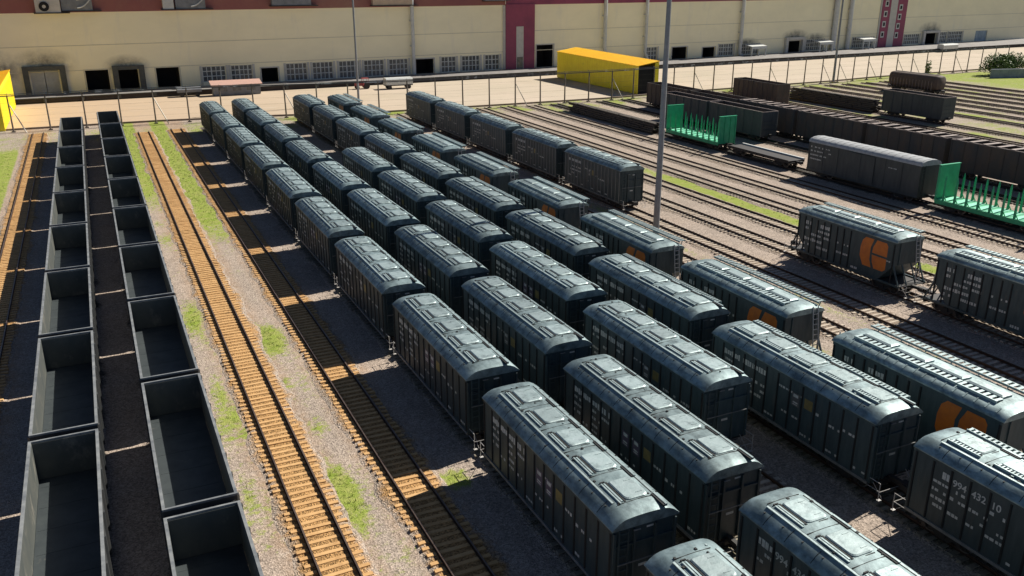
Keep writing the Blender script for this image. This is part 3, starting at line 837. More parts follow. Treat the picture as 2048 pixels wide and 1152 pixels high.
# ------------------------------------------------------------------ weathered gondolas on the right
protoW = gondola('gondola_wagon', 'gond_brown', 'gond_brown', 'brown_rim', 4.85, 7, lattice=True)
protoR = gondola('gondola_wagon', 'gond_rust', 'gond_rust', 'gond_brown', 4.8, 9)
protoD = gondola('gondola_wagon', 'bodygrey', 'gond_brown', 'brown_rim', 4.8, 6)
G3 = 'weathered gondola wagons in the right background'
for i in range(2):
    put(protoD, 94.4, 132.8 - i * 13.95 - GL, 'grey gondola behind the left green stake wagon, ' + ('farther' if i == 0 else 'nearer') + ' of two', 'gondola wagon', G3)
for i in range(2):
    put(protoR, 100.4, 146.4 - i * 13.95 - GL, 'rusty brown gondola right of the yellow shed, ' + ('farther' if i == 0 else 'nearer') + ' of two', 'gondola wagon', G3)
for i in range(5):
    put(protoW, 100.4, 118.5 - i * 13.95 - GL, 'brown slatted gondola, ' + nth_far(i, 5, 'the long weathered row'), 'gondola wagon', G3)
put(protoR, 121.3, 145.9 - GL, 'lone rusty brown gondola close to the fence right of the yellow shed', 'gondola wagon', G3)
put(protoD, 133.9, 118.6 - GL, 'lone dark grey gondola in front of the brown rounded hopper', 'gondola wagon', G3)

# brown rounded hopper
def brown_hopper():
    t = empty('covered_hopper', (165.4, 139.5, 0))
    tag(t, 'rusty brown hopper wagon with bulging rounded sides near the fence', 'hopper wagon')
    rings = []
    for y, k in ((-6.5, .78), (-6.3, .92), (-5.8, 1), (5.8, 1), (6.3, .92), (6.5, .78)):
        pr = []
        for i in range(20):
            a = 2 * math.pi * i / 20
            pr.append((1.65 * k * math.copysign(abs(math.cos(a)) ** .6, math.cos(a)), y, 2.75 + 1.6 * k * math.copysign(abs(math.sin(a)) ** .6, math.sin(a))))
        rings.append(pr)
    MB().loft(rings).build('body', 'gond_rust', t, smooth=40)
    r = MB()
    for i in range(14):
        y = -5.4 + i * 10.8 / 13
        for sx in (-1, 1): r.box(*sorted((sx * 1.6, sx * 1.7)), y - .05, y + .05, 1.2, 3.1)
    r.build('rib', 'brown_rim', t)
    w = MB(); w.box(-.3, .3, -5.6, 5.6, 4.36, 4.42)
    w.build('walkway', 'gond_brown', t)
    u = MB(); u.box(-1.3, 1.3, -6.7, 6.7, 1.0, 1.2); u.build('underframe', 'under', t)
    for y in (-4.4, 4.4): bogie(t, y)
    for s in (-1, 1): coupler(t, s * 6.4, s)
brown_hopper()

# ------------------------------------------------------------------ green stake wagons, flat wagon, boxcar
def stake_wagon(loc, label):
    t = empty('stake_wagon', loc); tag(t, label, 'stake wagon', 'green stake wagons')
    hl = 6.6
    d = MB(); d.box(-1.5, 1.5, -hl, hl, 1.15, 1.4)
    for sx in (-1, 1): d.box(*sorted((sx * 1.5, sx * 1.58)), -hl, hl, .95, 1.42)
    d.build('frame', 'green', t)
    p = MB()
    for i in range(9):
        y = -hl + .75 + i * (2 * hl - 1.5) / 8
        p.box(-1.4, 1.4, y - .48, y + .48, 1.403, 1.44)
    p.build('deck', 'green_sunlit', t)
    for s in (-1, 1):
        e = MB(); ya, yb = sorted((s * (hl - .12), s * hl))
        e.loft([[(-1.55, y, 1.4), (1.55, y, 1.4), (1.5, y, 5.0), (1.2, y, 5.15), (-1.2, y, 5.15), (-1.5, y, 5.0)] for y in (ya, yb)])
        for x in (-1.45, -.5, .5, 1.45): e.box(x - .07, x + .07, *sorted((s * hl, s * (hl + .1))), 1.2, 5.0)
        e.box(-1.55, 1.55, *sorted((s * (hl - .2), s * (hl + .12))), 5.12, 5.2)
        e.build('end_board', 'green', t)
    for i in range(9):
        y = -hl + .95 + i * (2 * hl - 1.9) / 8
        for sx in (-1, 1):
            k = MB()
            k.loft([[(sx * 1.42 + a * .09, y + b_ * .11, 1.2) for a, b_ in ((-1, -1), (1, -1), (1, 1), (-1, 1))],
                    [(sx * 1.42 + a * .07, y + b_ * .085, 3.7) for a, b_ in ((-1, -1), (1, -1), (1, 1), (-1, 1))],
                    [(sx * 1.42 + a * .02, y + b_ * .03, 4.15) for a, b_ in ((-1, -1), (1, -1), (1, 1), (-1, 1))]])
            k.beam((sx * 1.42, y - .4, 1.42), (sx * 1.42, y, 2.0), .08)
            k.build('stake', 'green', t)
    u = MB(); u.box(-1.3, 1.3, -hl + .1, hl - .1, .9, 1.15); u.build('underframe', 'under', t)
    for y in (-4.6, 4.6): bogie(t, y)
    for s in (-1, 1): coupler(t, s * hl, s)
stake_wagon((83.8, 109.2, 0), 'complete green stake wagon with two end boards, left of the flat wagon')
stake_wagon((83.8, 58.0, 0), 'green stake wagon cut by the right picture edge, behind the boxcar')

def flat_wagon():
    t = empty('flat_wagon', (83.8, 94.2, 0)); tag(t, 'low black flat wagon with white edge between green wagon and boxcar', 'flat wagon')
    d = MB(); d.box(-1.45, 1.45, -6.3, 6.3, 1.0, 1.3)
    for i in range(9):
        y = -5.8 + i * 1.45
        d.box(-1.5, -1.45, y - .06, y + .06, 1.0, 1.28)
    d.build('frame', 'under', t)
    e = MB(); e.box(1.2, 1.5, -6.3, 6.3, 1.303, 1.5); e.build('side_beam', 'white', t)
    f = MB(); f.box(-1.5, -1.38, -6.3, 6.3, 1.303, 1.42); f.build('side_beam', 'under', t)
    for y in (-4.4, 4.4): bogie(t, y)
    for s in (-1, 1): coupler(t, s * 6.3, s)
flat_wagon()

def boxcar():
    t = empty('boxcar', (83.8, 75.65, 0)); tag(t, 'long dark boxcar with pale ribbed roof between flat wagon and green stakes', 'boxcar')
    hl = 8.7
    b = MB(); b.box(-1.5, 1.5, -hl, hl, 1.0, 4.55)
    for sx in (-1, 1):
        b.box(*sorted((sx * 1.5, sx * 1.56)), -hl, hl, 0.95, 1.2)
        for i in range(8):
            y = -hl + .1 + i * (2 * hl - .2) / 7
            b.box(*sorted((sx * 1.5, sx * 1.54)), y - .06, y + .06, 1.2, 4.55)
    for sx in (-1, 1):
        dr = MB(); dr.box(*sorted((sx * 1.545, sx * 1.6)), -2.2, 2.2, 1.2, 4.4)
        dr.box(*sorted((sx * 1.6, sx * 1.63)), -.05, .05, 1.2, 4.4)
        dr.build('door', 'bodygrey', t)
    half = [(1.56, 4.55), (1.52, 4.77), (1.3, 4.97), (.8, 5.13), (0, 5.2)]
    prof = [(-x, z) for x, z in half] + [(x, z) for x, z in half[::-1][1:]]
    r = MB(); rings = [[(x, y, z) for x, z in prof] for y in (-hl - .05, hl + .05)]
    r.loft(rings, closed=False)
    for k in (0, -1): r.add(rings[k], [tuple(range(len(prof)))])
    rf = r.build('roof', 'boxroof', t, smooth=40)
    c = MB()
    for i in range(18):
        y = -hl + .3 + i * (2 * hl - .6) / 17
        c.loft([[(x * 1.005, y - .06, z + .03) for x, z in prof], [(x * 1.005, y + .06, z + .03) for x, z in prof]], closed=False)
    c.build('seam', 'boxroof', rf)
    mk = b; mk.m = 1; rng = random.Random(5)
    for z in (4.0, 3.5, 3.0, 2.5):
        side_dashes(mk, 1.502, -1, rng, hl - .4, hl - 2.4, z, .2, .8); side_dashes(mk, 1.502, -1, rng, hl - 2.7, hl - 4, z, .16, .4)
    side_dashes(mk, 1.502, -1, rng, -3.6, -5.2, 3.6, .12, .9)
    b.build('body', ['bodygrey', 'white'], t)
    u = MB(); u.box(-1.3, 1.3, -hl + .1, hl - .1, .8, .99); u.build('underframe', 'under', t)
    for y in (-6.2, 6.2): bogie(t, y)
    for s in (-1, 1): coupler(t, s * hl, s)
    ladder(t, -1.1, -hl - .06, 1.0, 4.6, material='bodygrey')
boxcar()

# stack of old track timbers
def timber_stack(loc, label, n, ln, seed, lays=5):
    t = MB(); rng = random.Random(seed)
    for lay in range(lays):
        for i in range(n - lay):
            x = -1.3 + lay * .15 + i * .34
            y0 = -ln / 2 + rng.uniform(-.5, .5)
            while y0 < ln / 2:
                l = rng.uniform(2.4, 5)
                t.beam((x + rng.uniform(-.06, .06), y0, .35 + lay * .3), (x + rng.uniform(-.06, .06), y0 + l, .35 + lay * .3 + rng.uniform(-.02, .05)), .26, .24)
                y0 += l + rng.uniform(.05, .25)
    o = t.build('timber_stack', 'timber'); o.location = loc
    tag(o, label, 'timber stack', 'dark timber stacks')
timber_stack((83.2, 132.5, .1), 'long low stack of dark old track timbers beside the yellow shed', 8, 26, 3)
timber_stack((133.9, 131.0, .2), 'dark timber stack lying between the lone brown and grey gondolas', 9, 20, 8, 7)

# ------------------------------------------------------------------ fence
def fence():
    t = empty('perimeter_fence', (0, fence_y(0), 0)); tag(t, 'long tall wire fence with thin posts and braces in front of the warehouse', 'fence')
    H = 6.0; oy = fence_y(0)
    x = -24.0; k = 0; xs_ = []
    while x < 235:
        xs_.append(x); x += 5.55
    for i, x in enumerate(xs_):
        p = MB(); y = fence_y(x) - oy
        h = H + random.uniform(-.06, .06)
        p.tube((x, y, -.1), (x + random.uniform(-.06, .06), y, h), .15, .12, n=6)
        p.beam((x, y, h), (x, y + .35, h + .35), .05)
        p.box(x - .3, x + .3, y - .3, y + .3, -.05, .18)
        p.build('post', 'post', t)
        if i % 4 == 2 or (x > 140 and i % 3 == 0):
            b_ = MB(); b_.beam((x + .15, y, 4.4), (x + 2.0, y - 1.5, .0), .13)
            b_.build('brace', 'brace', t)
    r = MB(); wi = MB()
    for a, c_ in zip(xs_, xs_[1:]):
        ya, yc = fence_y(a) - oy, fence_y(c_) - oy
        r.beam((a, ya, H - .06), (c_, yc, H - .06), .16)
        r.beam((a, ya, H + .2), (c_, yc, H + .2), .09)
        for z in (.35, 1.5, 2.6, 3.7, 4.8): wi.beam((a, ya, z), (c_, yc, z), .014)
    r.build('top_rail', 'fencerail', t)
    wi.build('wire', 'post', t)
fence()

# ------------------------------------------------------------------ lamp masts
def mast(loc, h, r0, r1, label):
    t = empty('lamp_mast', loc); tag(t, label, 'lamp mast', 'tall lamp masts')
    p = MB(); p.tube((0, 0, 0), (0, 0, h), r0, r1, n=14); p.build('pole', 'mast', t, smooth=40)
    b = MB(); b.box(-.6, .6, -.6, .6, -.1, .22); b.tube((0, 0, .22), (0, 0, .3), r0 * 1.5, n=12); b.build('base', 'kerb', t)
    f = MB(); f.beam((-1.4, 0, h - .15), (1.4, 0, h - .15), .14); f.build('cross_arm', 'mast', t)
    for x in (-1.3, -.45, .45, 1.3):
        l = MB(); l.loft([[(x - .28, -.45, h - .1), (x + .28, -.45, h - .1), (x + .28, .1, h + .08), (x - .28, .1, h + .08)],
                          [(x - .28, -.35, h + .2), (x + .28, -.35, h + .2), (x + .28, .12, h + .3), (x - .28, .12, h + .3)]])
        l.build('floodlight', 'acgrey', t)
mast((48.3, 68.7, 0), 28, .32, .19, 'tall grey lamp mast standing right of the five hopper row')
mast((48.9, 176.5, 0), 28, .24, .15, 'thin lamp mast behind the fence above the far hoppers')
mast((164.0, 162.6, 0), 28, .30, .17, 'lamp mast at the fence line near the brown rounded hopper')

# ------------------------------------------------------------------ warehouse
FA = [(-90, 205.5), (100, 215), (340, 236.9)]
def fac(x):
    (a, b_), (c_, d), (e, f) = FA
    return b_ + (d - b_) * (x - a) / (c_ - a) if x <= c_ else d + (f - d) * (x - c_) / (e - c_)
def seg_dir(x):
    a, c_ = (FA[0], FA[1]) if x < 100 else (FA[1], FA[2])
    return Vector((c_[0] - a[0], c_[1] - a[1], 0)).normalized()
def W(x, z, d=0):
    """point on the facade at world x, height z, d metres out towards the yard"""
    t = seg_dir(x); n = Vector((t.y, -t.x, 0))
    return Vector((x, fac(x), z)) + n * d
def wbox(mb, x0, x1, z0, z1, d0, d1):
    a = [W(x0, z0, d0), W(x1, z0, d0), W(x1, z0, d1), W(x0, z0, d1)]
    c_ = [p + Vector((0, 0, z1 - z0)) for p in a]
    return mb.loft([a, c_])

WIN = [(22.9, 28, 1.9, 5.35), (29.2, 34, 1.9, 5.35), (41.8, 46.8, 1.15, 5.2), (48.1, 53.1, 1.15, 5.2), (54.6, 59.6, 1.15, 5.2), (60.9, 66, 1.15, 5.15), (67.4, 72.4, 1.15, 5.1),
       (81.5, 85.6, 1.2, 5.1), (87.3, 92.4, 1.2, 5.1), (94, 98.2, 1.2, 5.1), (146.9, 151.2, 1.3, 5.0), (175.4, 181.4, 1.3, 4.9), (184.8, 192, 1.3, 4.6), (213.5, 221.5, 1.3, 4.9), (236, 246.3, 1.3, 4.9), (263, 271.5, 1.5, 5.0), (282.5, 287.4, 1.3, 5.2), (288.2, 296.5, 1.3, 5.2)]
DOOR = [(-.9, 3.6, 1.15, 5.6), (5.4, 9.5, 1.15, 5.5), (13.2, 18, 1.15, 5.5), (36, 39.9, 1.15, 4.4), (74.5, 79.4, 1.15, 4.8), (109.6, 115, 1.15, 7.0), (156.8, 162.6, 1.15, 4.6), (168.7, 173.8, 1.15, 4.1), (204.8, 210.8, 1.15, 4.7), (274.5, 281, 1.15, 5.0)]
SHUT = [(-11.2, -6.0, 1.15, 6.3, 'dockdoor'), (304.5, 312, 1.15, 5.0, 'bluedoor')]
def warehouse():
    t = empty('warehouse', (100, 215, 0)); tag(t, 'long cream warehouse with maroon bands and a loading dock across the background', 'warehouse')
    inv = Vector((-100, -215, 0))
    def fin(mb, name, mats, parent=t, **k):
        o = mb.build(name, mats, parent, **k)
        o.data.transform(Matrix.Translation(inv)); return o
    holes = [w_[:4] for w_ in WIN] + DOOR + [s[:4] for s in SHUT]
    top = 17.4
    for a, c_ in ((-90, 100), (100, 340)):
        hs_ = [h for h in holes if a <= h[0] < c_]
        X = sorted({a, c_, *[h[0] for h in hs_], *[h[1] for h in hs_], *[a + i * 10 for i in range(1, int((c_ - a) / 10))]})
        Z = sorted({0, 1.15, 5.6, 10.7, top, *[h[2] for h in hs_], *[h[3] for h in hs_]})
        wl = MB()
        for x0, x1 in zip(X, X[1:]):
            for z0, z1 in zip(Z, Z[1:]):
                xm, zm = (x0 + x1) / 2, (z0 + z1) / 2
                if any(h[0] < xm < h[1] and h[2] < zm < h[3] for h in hs_): continue
                wl.quad(W(x0 + 1e-4, z0), W(x1 - 1e-4, z0), W(x1 - 1e-4, z1), W(x0 + 1e-4, z1))
        for h in hs_:
            x0, x1, z0, z1 = h; D = -.45
            wl.quad(W(x0, z0), W(x0, z0, D), W(x0, z1, D), W(x0, z1)); wl.quad(W(x1, z0), W(x1, z0, D), W(x1, z1, D), W(x1, z1))
            wl.quad(W(x0, z1), W(x0, z1, D), W(x1, z1, D), W(x1, z1)); wl.quad(W(x0, z0), W(x1, z0), W(x1, z0, D), W(x0, z0, D))
        fin(wl, 'wall', 'cream')
    bd = MB()
    wbox(bd, -90, 99.9, 17.42, 25, .0, .25); fin(bd, 'fascia', 'maroonband')
    bd = MB(); wbox(bd, 100.1, 340, 17.42, 25, .0, .25); fin(bd, 'fascia', 'maroon')
    rf = MB(); rf.loft([[(-90, 205.5, z), (100, 215, z), (340, 236.9, z), (340, 330, z), (-90, 330, z)] for z in (24.9, 25.4)])
    rf.loft([[(340, 237.4, z), (340, 330, z), (339, 330, z), (339, 237.4, z)] for z in (0, 24.9)])
    fin(rf, 'roof', 'greymetal')
    for zj in (5.62, 10.7):
        g = MB()
        for a, c_ in ((-90, 99.5), (109, 248), (262, 340)): wbox(g, a, c_, zj, zj + .15, .003, .04)
        fin(g, 'joint', 'groove')
    # maroon stair towers
    for x0, x1, sl0, sl1, z1 in ((99.9, 108.7, 103.0, 105.2, 17.6), (248.6, 261.6, 252.8, 256.3, 22)):
        pm = MB(); pm.m = 0
        wbox(pm, x0, x1, 0, z1, .02, .5)
        o = fin(pm, 'pilaster', 'maroon')
        sm = MB(); wbox(sm, sl0, sl1, .6, 12 if x0 < 200 else z1, .5, .56); fin(sm, 'strip', 'trim', o)
        em = MB(); wbox(em, x0 - .7, x0 - .02, 1.2, 17.3, .02, .3); fin(em, 'edge_trim', 'trim')
        if x0 > 200:
            for k in range(4):
                for (xa, dz) in ((250.6 - k * .18, 15.6 - k * 3.4), (258.2 - k * .18, 14.2 - k * 3.1)):
                    fr = MB(); wbox(fr, xa - .85, xa + .85, dz - 1.0, dz + 1.0, .5, .6)
                    f_ = fin(fr, 'window', 'white', o)
                    pn = MB(); wbox(pn, xa - .5, xa + .5, dz - .6, dz + .6, .603, .63); fin(pn, 'pane', 'dark', f_)
        else:
            dm = MB(); wbox(dm, sl0 + .2, sl1 - .2, 1.2, 4.2, .563, .62); fin(dm, 'door', 'glass', o)
    for i, (x0, x1, z0, z1) in enumerate(WIN):
        p = MB(); wbox(p, x0, x1, z0, z1, -.42, -.36)
        n_ = max(4, round((x1 - x0) / 1.0))
        f = MB()
        wbox(f, x0, x0 + .16, z0, z1, -.34, -.2); wbox(f, x1 - .16, x1, z0, z1, -.34, -.2)
        wbox(f, x0 + .16, x1 - .16, z0, z0 + .15, -.34, -.2); wbox(f, x0 + .16, x1 - .16, z1 - .15, z1, -.34, -.2)
        for k in range(1, n_):
            xx = x0 + (x1 - x0) * k / n_
            wbox(f, xx - (.13 if k % 2 == 0 else .07), xx + (.13 if k % 2 == 0 else .07), z0 + .15, z1 - .15, -.34, -.22)
        for fz in (.36, .68):
            zz = z0 + (z1 - z0) * fz; wbox(f, x0 + .16, x1 - .16, zz - .09, zz + .09, -.355, -.24)
        fo = fin(f, 'window', 'white'); fin(p, 'pane', 'glass', fo)
        for xa in (x0 - .55, x1 + .05):
            s_ = MB(); wbox(s_, xa, xa + .5, 1.2, z1 + .1, .003, .08); fin(s_, 'surround', 'trim', fo)
    for x0, x1, z0, z1 in DOOR:
        p = MB()
        D = -5
        p.quad(W(x0, z0, D), W(x1, z0, D), W(x1, z1, D), W(x0, z1, D))
        for xx in (x0, x1): p.quad(W(xx, z0, -.46), W(xx, z0, D), W(xx, z1, D), W(xx, z1, -.46))
        p.quad(W(x0, z1, -.46), W(x0, z1, D), W(x1, z1, D), W(x1, z1, -.46)); p.quad(W(x0, z0, -.46), W(x1, z0, -.46), W(x1, z0, D), W(x0, z0, D))
        do = fin(p, 'doorway', 'dark')
        fr = MB(); wbox(fr, x0 - .3, x0, z0, z1 + .25, .003, .1); wbox(fr, x1, x1 + .3, z0, z1 + .25, .003, .1); wbox(fr, x0, x1, z1, z1 + .25, .003, .1)
        fin(fr, 'door_frame', 'trim' if x0 > 20 else 'groove', do)
    for x0, x1, z0, z1, mm in SHUT:
        p = MB(); xm = (x0 + x1) / 2
        wbox(p, x0, xm - .06, z0, z1, -.4, -.3); wbox(p, xm + .06, x1, z0, z1, -.4, -.3)
        for xx in (x0 + .9, xm - .9, xm + .9, x1 - .9): wbox(p, xx - .08, xx + .08, z0, z1, -.3, -.24)
        fin(p, 'door', mm)
    for x0, x1, z1 in ((-12.6, -4.6, 6.9), (4.4, 10.8, 6.3), (203.3, 212, 5.9), (272.6, 282, 5.9)):
        s_ = MB(); hood = 'rubber' if x0 < 100 else 'trim'
        wbox(s_, x0, x0 + 1.1, 1.15, z1, .003, .9); wbox(s_, x1 - 1.1, x1, 1.15, z1, .003, .9); wbox(s_, x0 + 1.1, x1 - 1.1, z1 - .8, z1, .003, 1.0)
        fin(s_, 'dock_shelter', hood)
    for x, r, z0 in ((73.6, .45, 1.2), (131.5, .5, 5.2), (146.0, .45, 3.6), (183.3, .55, 1.6), (225.2, .85, 1.2), (232.4, .7, 1.2)):
        d = MB(); a = W(x, z0, .9); d.tube(a, W(x, 24, .9), r, n=12)
        if z0 > 1.3: d.tube(a, W(x + .9, max(1.2, z0 - 2.2), 1.4), r * .9, n=10)
        for z in (8, 14): wbox(d, x - r - .08, x + r + .08, z, z + .2, .003, .9)
        fin(d, 'duct', 'duct', smooth=40)
    # dock
    DF = [(-90, 202.0), (100, 206.2), (200, 211.5), (340, 219.5)]
    dk = MB()
    for (a, b_), (c_, d) in zip(DF, DF[1:]):
        dk.m = 0; dk.quad((a, b_, 0), (c_, d, 0), (c_, d, 1.0), (a, b_, 1.0))
        dk.m = 1; dk.quad((a, b_ - .12, 1.13), (c_, d - .12, 1.13), (c_, fac(c_), 1.13), (a, fac(a), 1.13))
        dk.quad((a, b_ - .12, 1.0), (c_, d - .12, 1.0), (c_, d - .12, 1.13), (a, b_ - .12, 1.13)); dk.quad((a, b_ - .12, 1.0), (c_, d - .12, 1.0), (c_, d, 1.0), (a, b_, 1.0))
    fin(dk, 'loading_dock', ['dockface', 'dockdeck'])
    ed = MB()
    for (a, b_), (c_, d) in zip(DF, DF[1:]):
        ed.beam((a, b_ - .16, 1.06), (c_, d - .16, 1.06), .06, .16)
        n_ = int((c_ - a) / 7)
        for i in range(n_):
            x = a + (i + .5) * (c_ - a) / n_; y = b_ + (d - b_) * (i + .5) / n_
            ed.box(x - .3, x + .3, y - .3, y - .02, .3, .95)
    fin(ed, 'bumper', 'rubber')
warehouse()

# units on the maroon band above the left half of the facade
def wall_unit(x0, x1, z0, z1, dep, mm, label, fan=False, pipes=False):
    c = W((x0 + x1) / 2, z0, .25)
    t = empty('ventilation_unit', c); tag(t, label, 'ventilation unit', 'units on the upper warehouse wall')
    def fin(mb, name, mats, parent=t):
        o = mb.build(name, mats, parent); o.data.transform(Matrix.Translation(-c)); return o
    b = MB(); wbox(b, x0, x1, z0 + .3, z1, .26, dep); fin(b, 'casing', mm)
    s = MB(); wbox(s, x0 - .4, x1 + 1.6, z0 + .1, z0 + .28, .26, dep + .2); fin(s, 'bracket', 'under')
    if fan:
        f = MB(); f.tube(W(x0 + (x1 - x0) * .35, z0 + 1.5, dep), W(x0 + (x1 - x0) * .35, z0 + 1.5, dep + .2), .95, n=16); fo = fin(f, 'fan', 'dark')
        g = MB(); g.tube(W(x0 + (x1 - x0) * .35, z0 + 1.5, dep + .2), W(x0 + (x1 - x0) * .35, z0 + 1.5, dep + .3), .35, n=10); fin(g, 'hub', 'acgrey', fo)
    if pipes:
        f = MB()
        for k in range(2):
            pts = [W(x0 + (x1 - x0) * (.5 + .12 * i), z0 + .8 + k * 1.6 + .12 * i * i, dep + .3) for i in range(6)]
            for a, b_ in zip(pts, pts[1:]): f.tube(a, b_, .14, n=6)
        fin(f, 'pipe', 'duct')
wall_unit(-8.2, -3.6, 17.2, 23, 1.6, 'acgrey', 'pale unit with round fan high on the wall at the upper left', fan=True)
wall_unit(-3.4, 2.4, 17.5, 22.5, 1.2, 'greymetal', 'grey unit with curved pipes next to the pale fan unit', pipes=True)
wall_unit(16.2, 18.4, 17.5, 22, 1.4, 'duct', 'narrow pale grey unit left of a dark unit high on the wall')
wall_unit(18.8, 25, 17.5, 22, 1.2, 'greymetal', 'dark grey unit directly right of the narrow pale unit', pipes=True)
wall_unit(39.5, 48.5, 17.9, 22.5, 1.5, 'greymetal', 'wide dark unit above the middle windows')
wall_unit(63.5, 73.5, 17.6, 22, 1.5, 'accent', 'wide tan unit above the lamp mast')
wall_unit(93.5, 99.0, 18.3, 22, 1.4, 'acgrey', 'grey unit just left of the maroon stair tower', pipes=True)

# ------------------------------------------------------------------ yellow sheds
def yellow_shed(x0, x1, y0, y1, h0, h1, label):
    t = empty('yellow_shed', ((x0 + x1) / 2, (y0 + y1) / 2, 0)); tag(t, label, 'shed', 'yellow sheds behind the fence')
    cx, cy = (x0 + x1) / 2, (y0 + y1) / 2; X0, X1, Y0, Y1 = x0 - cx, x1 - cx, y0 - cy, y1 - cy
    def lz(y, off=0): return h0 + (h1 - h0) * (y - Y0) / (Y1 - Y0) + off
    for xa, xb in ((X0, X0 + .12), (X1 - .12, X1)):
        w_ = MB(); n = int((y1 - y0) / .5)
        up = 0 if xa < 0 else .8
        w_.loft([[(xa, Y0, .1), (xb, Y0, .1), (xb, Y0, lz(Y0) + up), (xa, Y0, lz(Y0) + up)], [(xa, Y1, .1), (xb, Y1, .1), (xb, Y1, lz(Y1) + up), (xa, Y1, lz(Y1) + up)]])
        k = Y0 + .4
        while k < Y1 - .2:
            s = -1 if xa < 0 else 1; xo = xa if s < 0 else xb
            w_.box(*sorted((xo, xo + s * .035)), k, k + .12, .12, lz(k) - .05); k += 1.1
        w_.build('wall', 'yellow', t)
    b = MB(); b.box(X0 + .12, X1 - .12, Y1 - .12, Y1, .1, lz(Y1)); b.build('back_wall', 'yellow', t)
    r = MB(); xm = 0
    r.loft([[(X0 - .15, y, lz(y)), (X1 + .15, y, lz(y) + .84), (X1 + .15, y, lz(y) + .96), (X0 - .15, y, lz(y) + .12)] for y in (Y0 - .2, Y1 + .2)])
    k = Y0
    while k < Y1:
        r.loft([[(X0 - .16, y, lz(y) + .10), (X1 + .16, y, lz(y) + .94), (X1 + .16, y, lz(y) + 1.02), (X0 - .16, y, lz(y) + .18)] for y in (k, k + .12)]); k += 1.2
    r.build('roof', 'yellowroof', t)
    f = MB()
    f.box(X0, X0 + .12, Y0 - .1, Y0 - .002, .0, lz(Y0)); f.box(X1 - 1.0, X1, Y0 - .12, Y0 - .002, .0, lz(Y0) + .6)
    f.build('portal', 'yellow', t)
    d = MB(); d.box(X0 + .14, X1 - 1.02, Y0 + .3, Y0 + .36, .05, lz(Y0) - .02); d.build('open_end_shade', 'dark', t)  # near-black sheet standing for the shade inside the open end
yellow_shed(108.0, 113.4, 163.8, 201, 6.0, 6.4, 'large bright yellow shed with a dark open end behind the fence')
yellow_shed(-19.6, -14.24, 168.6, 200, 6.0, 6.3, 'yellow shed cut off by the left picture edge')

# ------------------------------------------------------------------ small things along the dock
def kiosk():
    t = empty('kiosk', (28.5, 201.5, 0)); tag(t, 'low grey kiosk with faded pink flat roof under the left windows', 'kiosk')
    b = MB(); b.box(-5, 5, -1.4, 1.2, .1, 2.2); b.build('wall', 'greymetal', t)
    r = MB(); r.loft([[(-5.4, -1.9, 2.2), (5.4, -1.9, 2.2), (5.4, 1.5, 2.9), (-5.4, 1.5, 2.9)], [(-5.4, -1.9, 2.35), (5.4, -1.9, 2.35), (5.4, 1.5, 3.05), (-5.4, 1.5, 3.05)]]); r.build('roof', 'pink', t)
    for x in (-3, 0, 3):
        w_ = MB(); w_.box(x - .9, x + .9, -1.46, -1.402, 1.0, 1.9); w_.build('window', 'glass', t)
kiosk()
def trailer(x, y, l, h, mm, label, rz=0):
    t = empty('covered_trailer', (x, y, 0), rz); tag(t, label, 'trailer', 'trailers parked by the dock')
    pr = [(-1.2, 1.0), (1.2, 1.0), (1.22, h - .35), (.9, h), (-.9, h), (-1.22, h - .35)]
    MB().poly_prism([(p[0], p[1]) for p in pr], 'y', -l / 2, l / 2).build('cover', mm, t)
    c = MB(); c.box(-1.1, 1.1, -l / 2, l / 2, .75, .99); c.build('chassis', 'under', t)
    for yy in (-l / 2 + .9, l / 2 - .9):
        for sx in (-1, 1):
            w_ = MB(); w_.tube((sx * .85, yy, .45), (sx * 1.15, yy, .45), .45, n=12); w_.build('wheel', 'under', t)
trailer(64.0, 196.5, 6.4, 2.5, 'white', 'white covered trailer parked in front of the dark doorway', R(90))
trailer(18.8, 202.6, 5.0, 1.9, 'greymetal', 'small grey trailer parked left of the pink roofed kiosk', R(90))
trailer(267.5, 215.0, 8.0, 2.6, 'white', 'white covered trailer right of the far maroon tower', R(95))
def tractor():
    t = empty('tractor', (56.5, 199.5, 0), R(90)); tag(t, 'small faded red tractor left of the white trailer', 'tractor')
    b = MB(); b.box(-.45, .45, .2, 1.9, .7, 1.4); b.box(-.75, .75, -1.3, .2, .6, 1.1); b.build('body', 'red', t)
    c = MB()
    for x in (-.7, .7):
        for y in (-1.2, .1): c.beam((x, y, 1.1), (x, y, 2.3), .09)
    c.box(-.8, .8, -1.3, .2, 2.3, 2.4); c.build('cab', 'red', t)
    for x, y, r in ((-.75, -.7, .7), (.75, -.7, .7), (-.6, 1.4, .4), (.6, 1.4, .4)):
        w_ = MB(); w_.tube((x - .17, y, r), (x + .17, y, r), r, n=14); w_.build('wheel', 'under', t)
tractor()
def canopy(x, wd, h, label):
    c0 = W(x, 1.13, 2.5)
    t = empty('dock_canopy', c0, math.atan2(seg_dir(x).y, seg_dir(x).x)); tag(t, label, 'canopy', 'white canopies on the loading dock')
    r = MB(); r.loft([[(-wd / 2, -1.6, h - .3), (wd / 2, -1.6, h - .3), (wd / 2, 1.6, h + .15), (-wd / 2, 1.6, h + .15)], [(-wd / 2, -1.6, h - .1), (wd / 2, -1.6, h - .1), (wd / 2, 1.6, h + .35), (-wd / 2, 1.6, h + .35)]])
    r.box(-wd / 2, wd / 2, -1.66, -1.602, h - .9, h - .1)
    r.build('roof', 'white', t)
    for x_ in (-wd / 2 + .3, 0, wd / 2 - .3):
        p = MB(); p.beam((x_, -1.4, 0), (x_, -1.4, h - .3), .35); p.build('post', 'white', t)
canopy(188.3, 6.5, 3.0, 'white canopy right of the grid window beside the third pale duct')
canopy(218.6, 6.5, 3.2, 'white canopy just left of the two thick pale ducts')
canopy(239.6, 6.5, 3.4, 'white canopy just left of the far maroon tower')

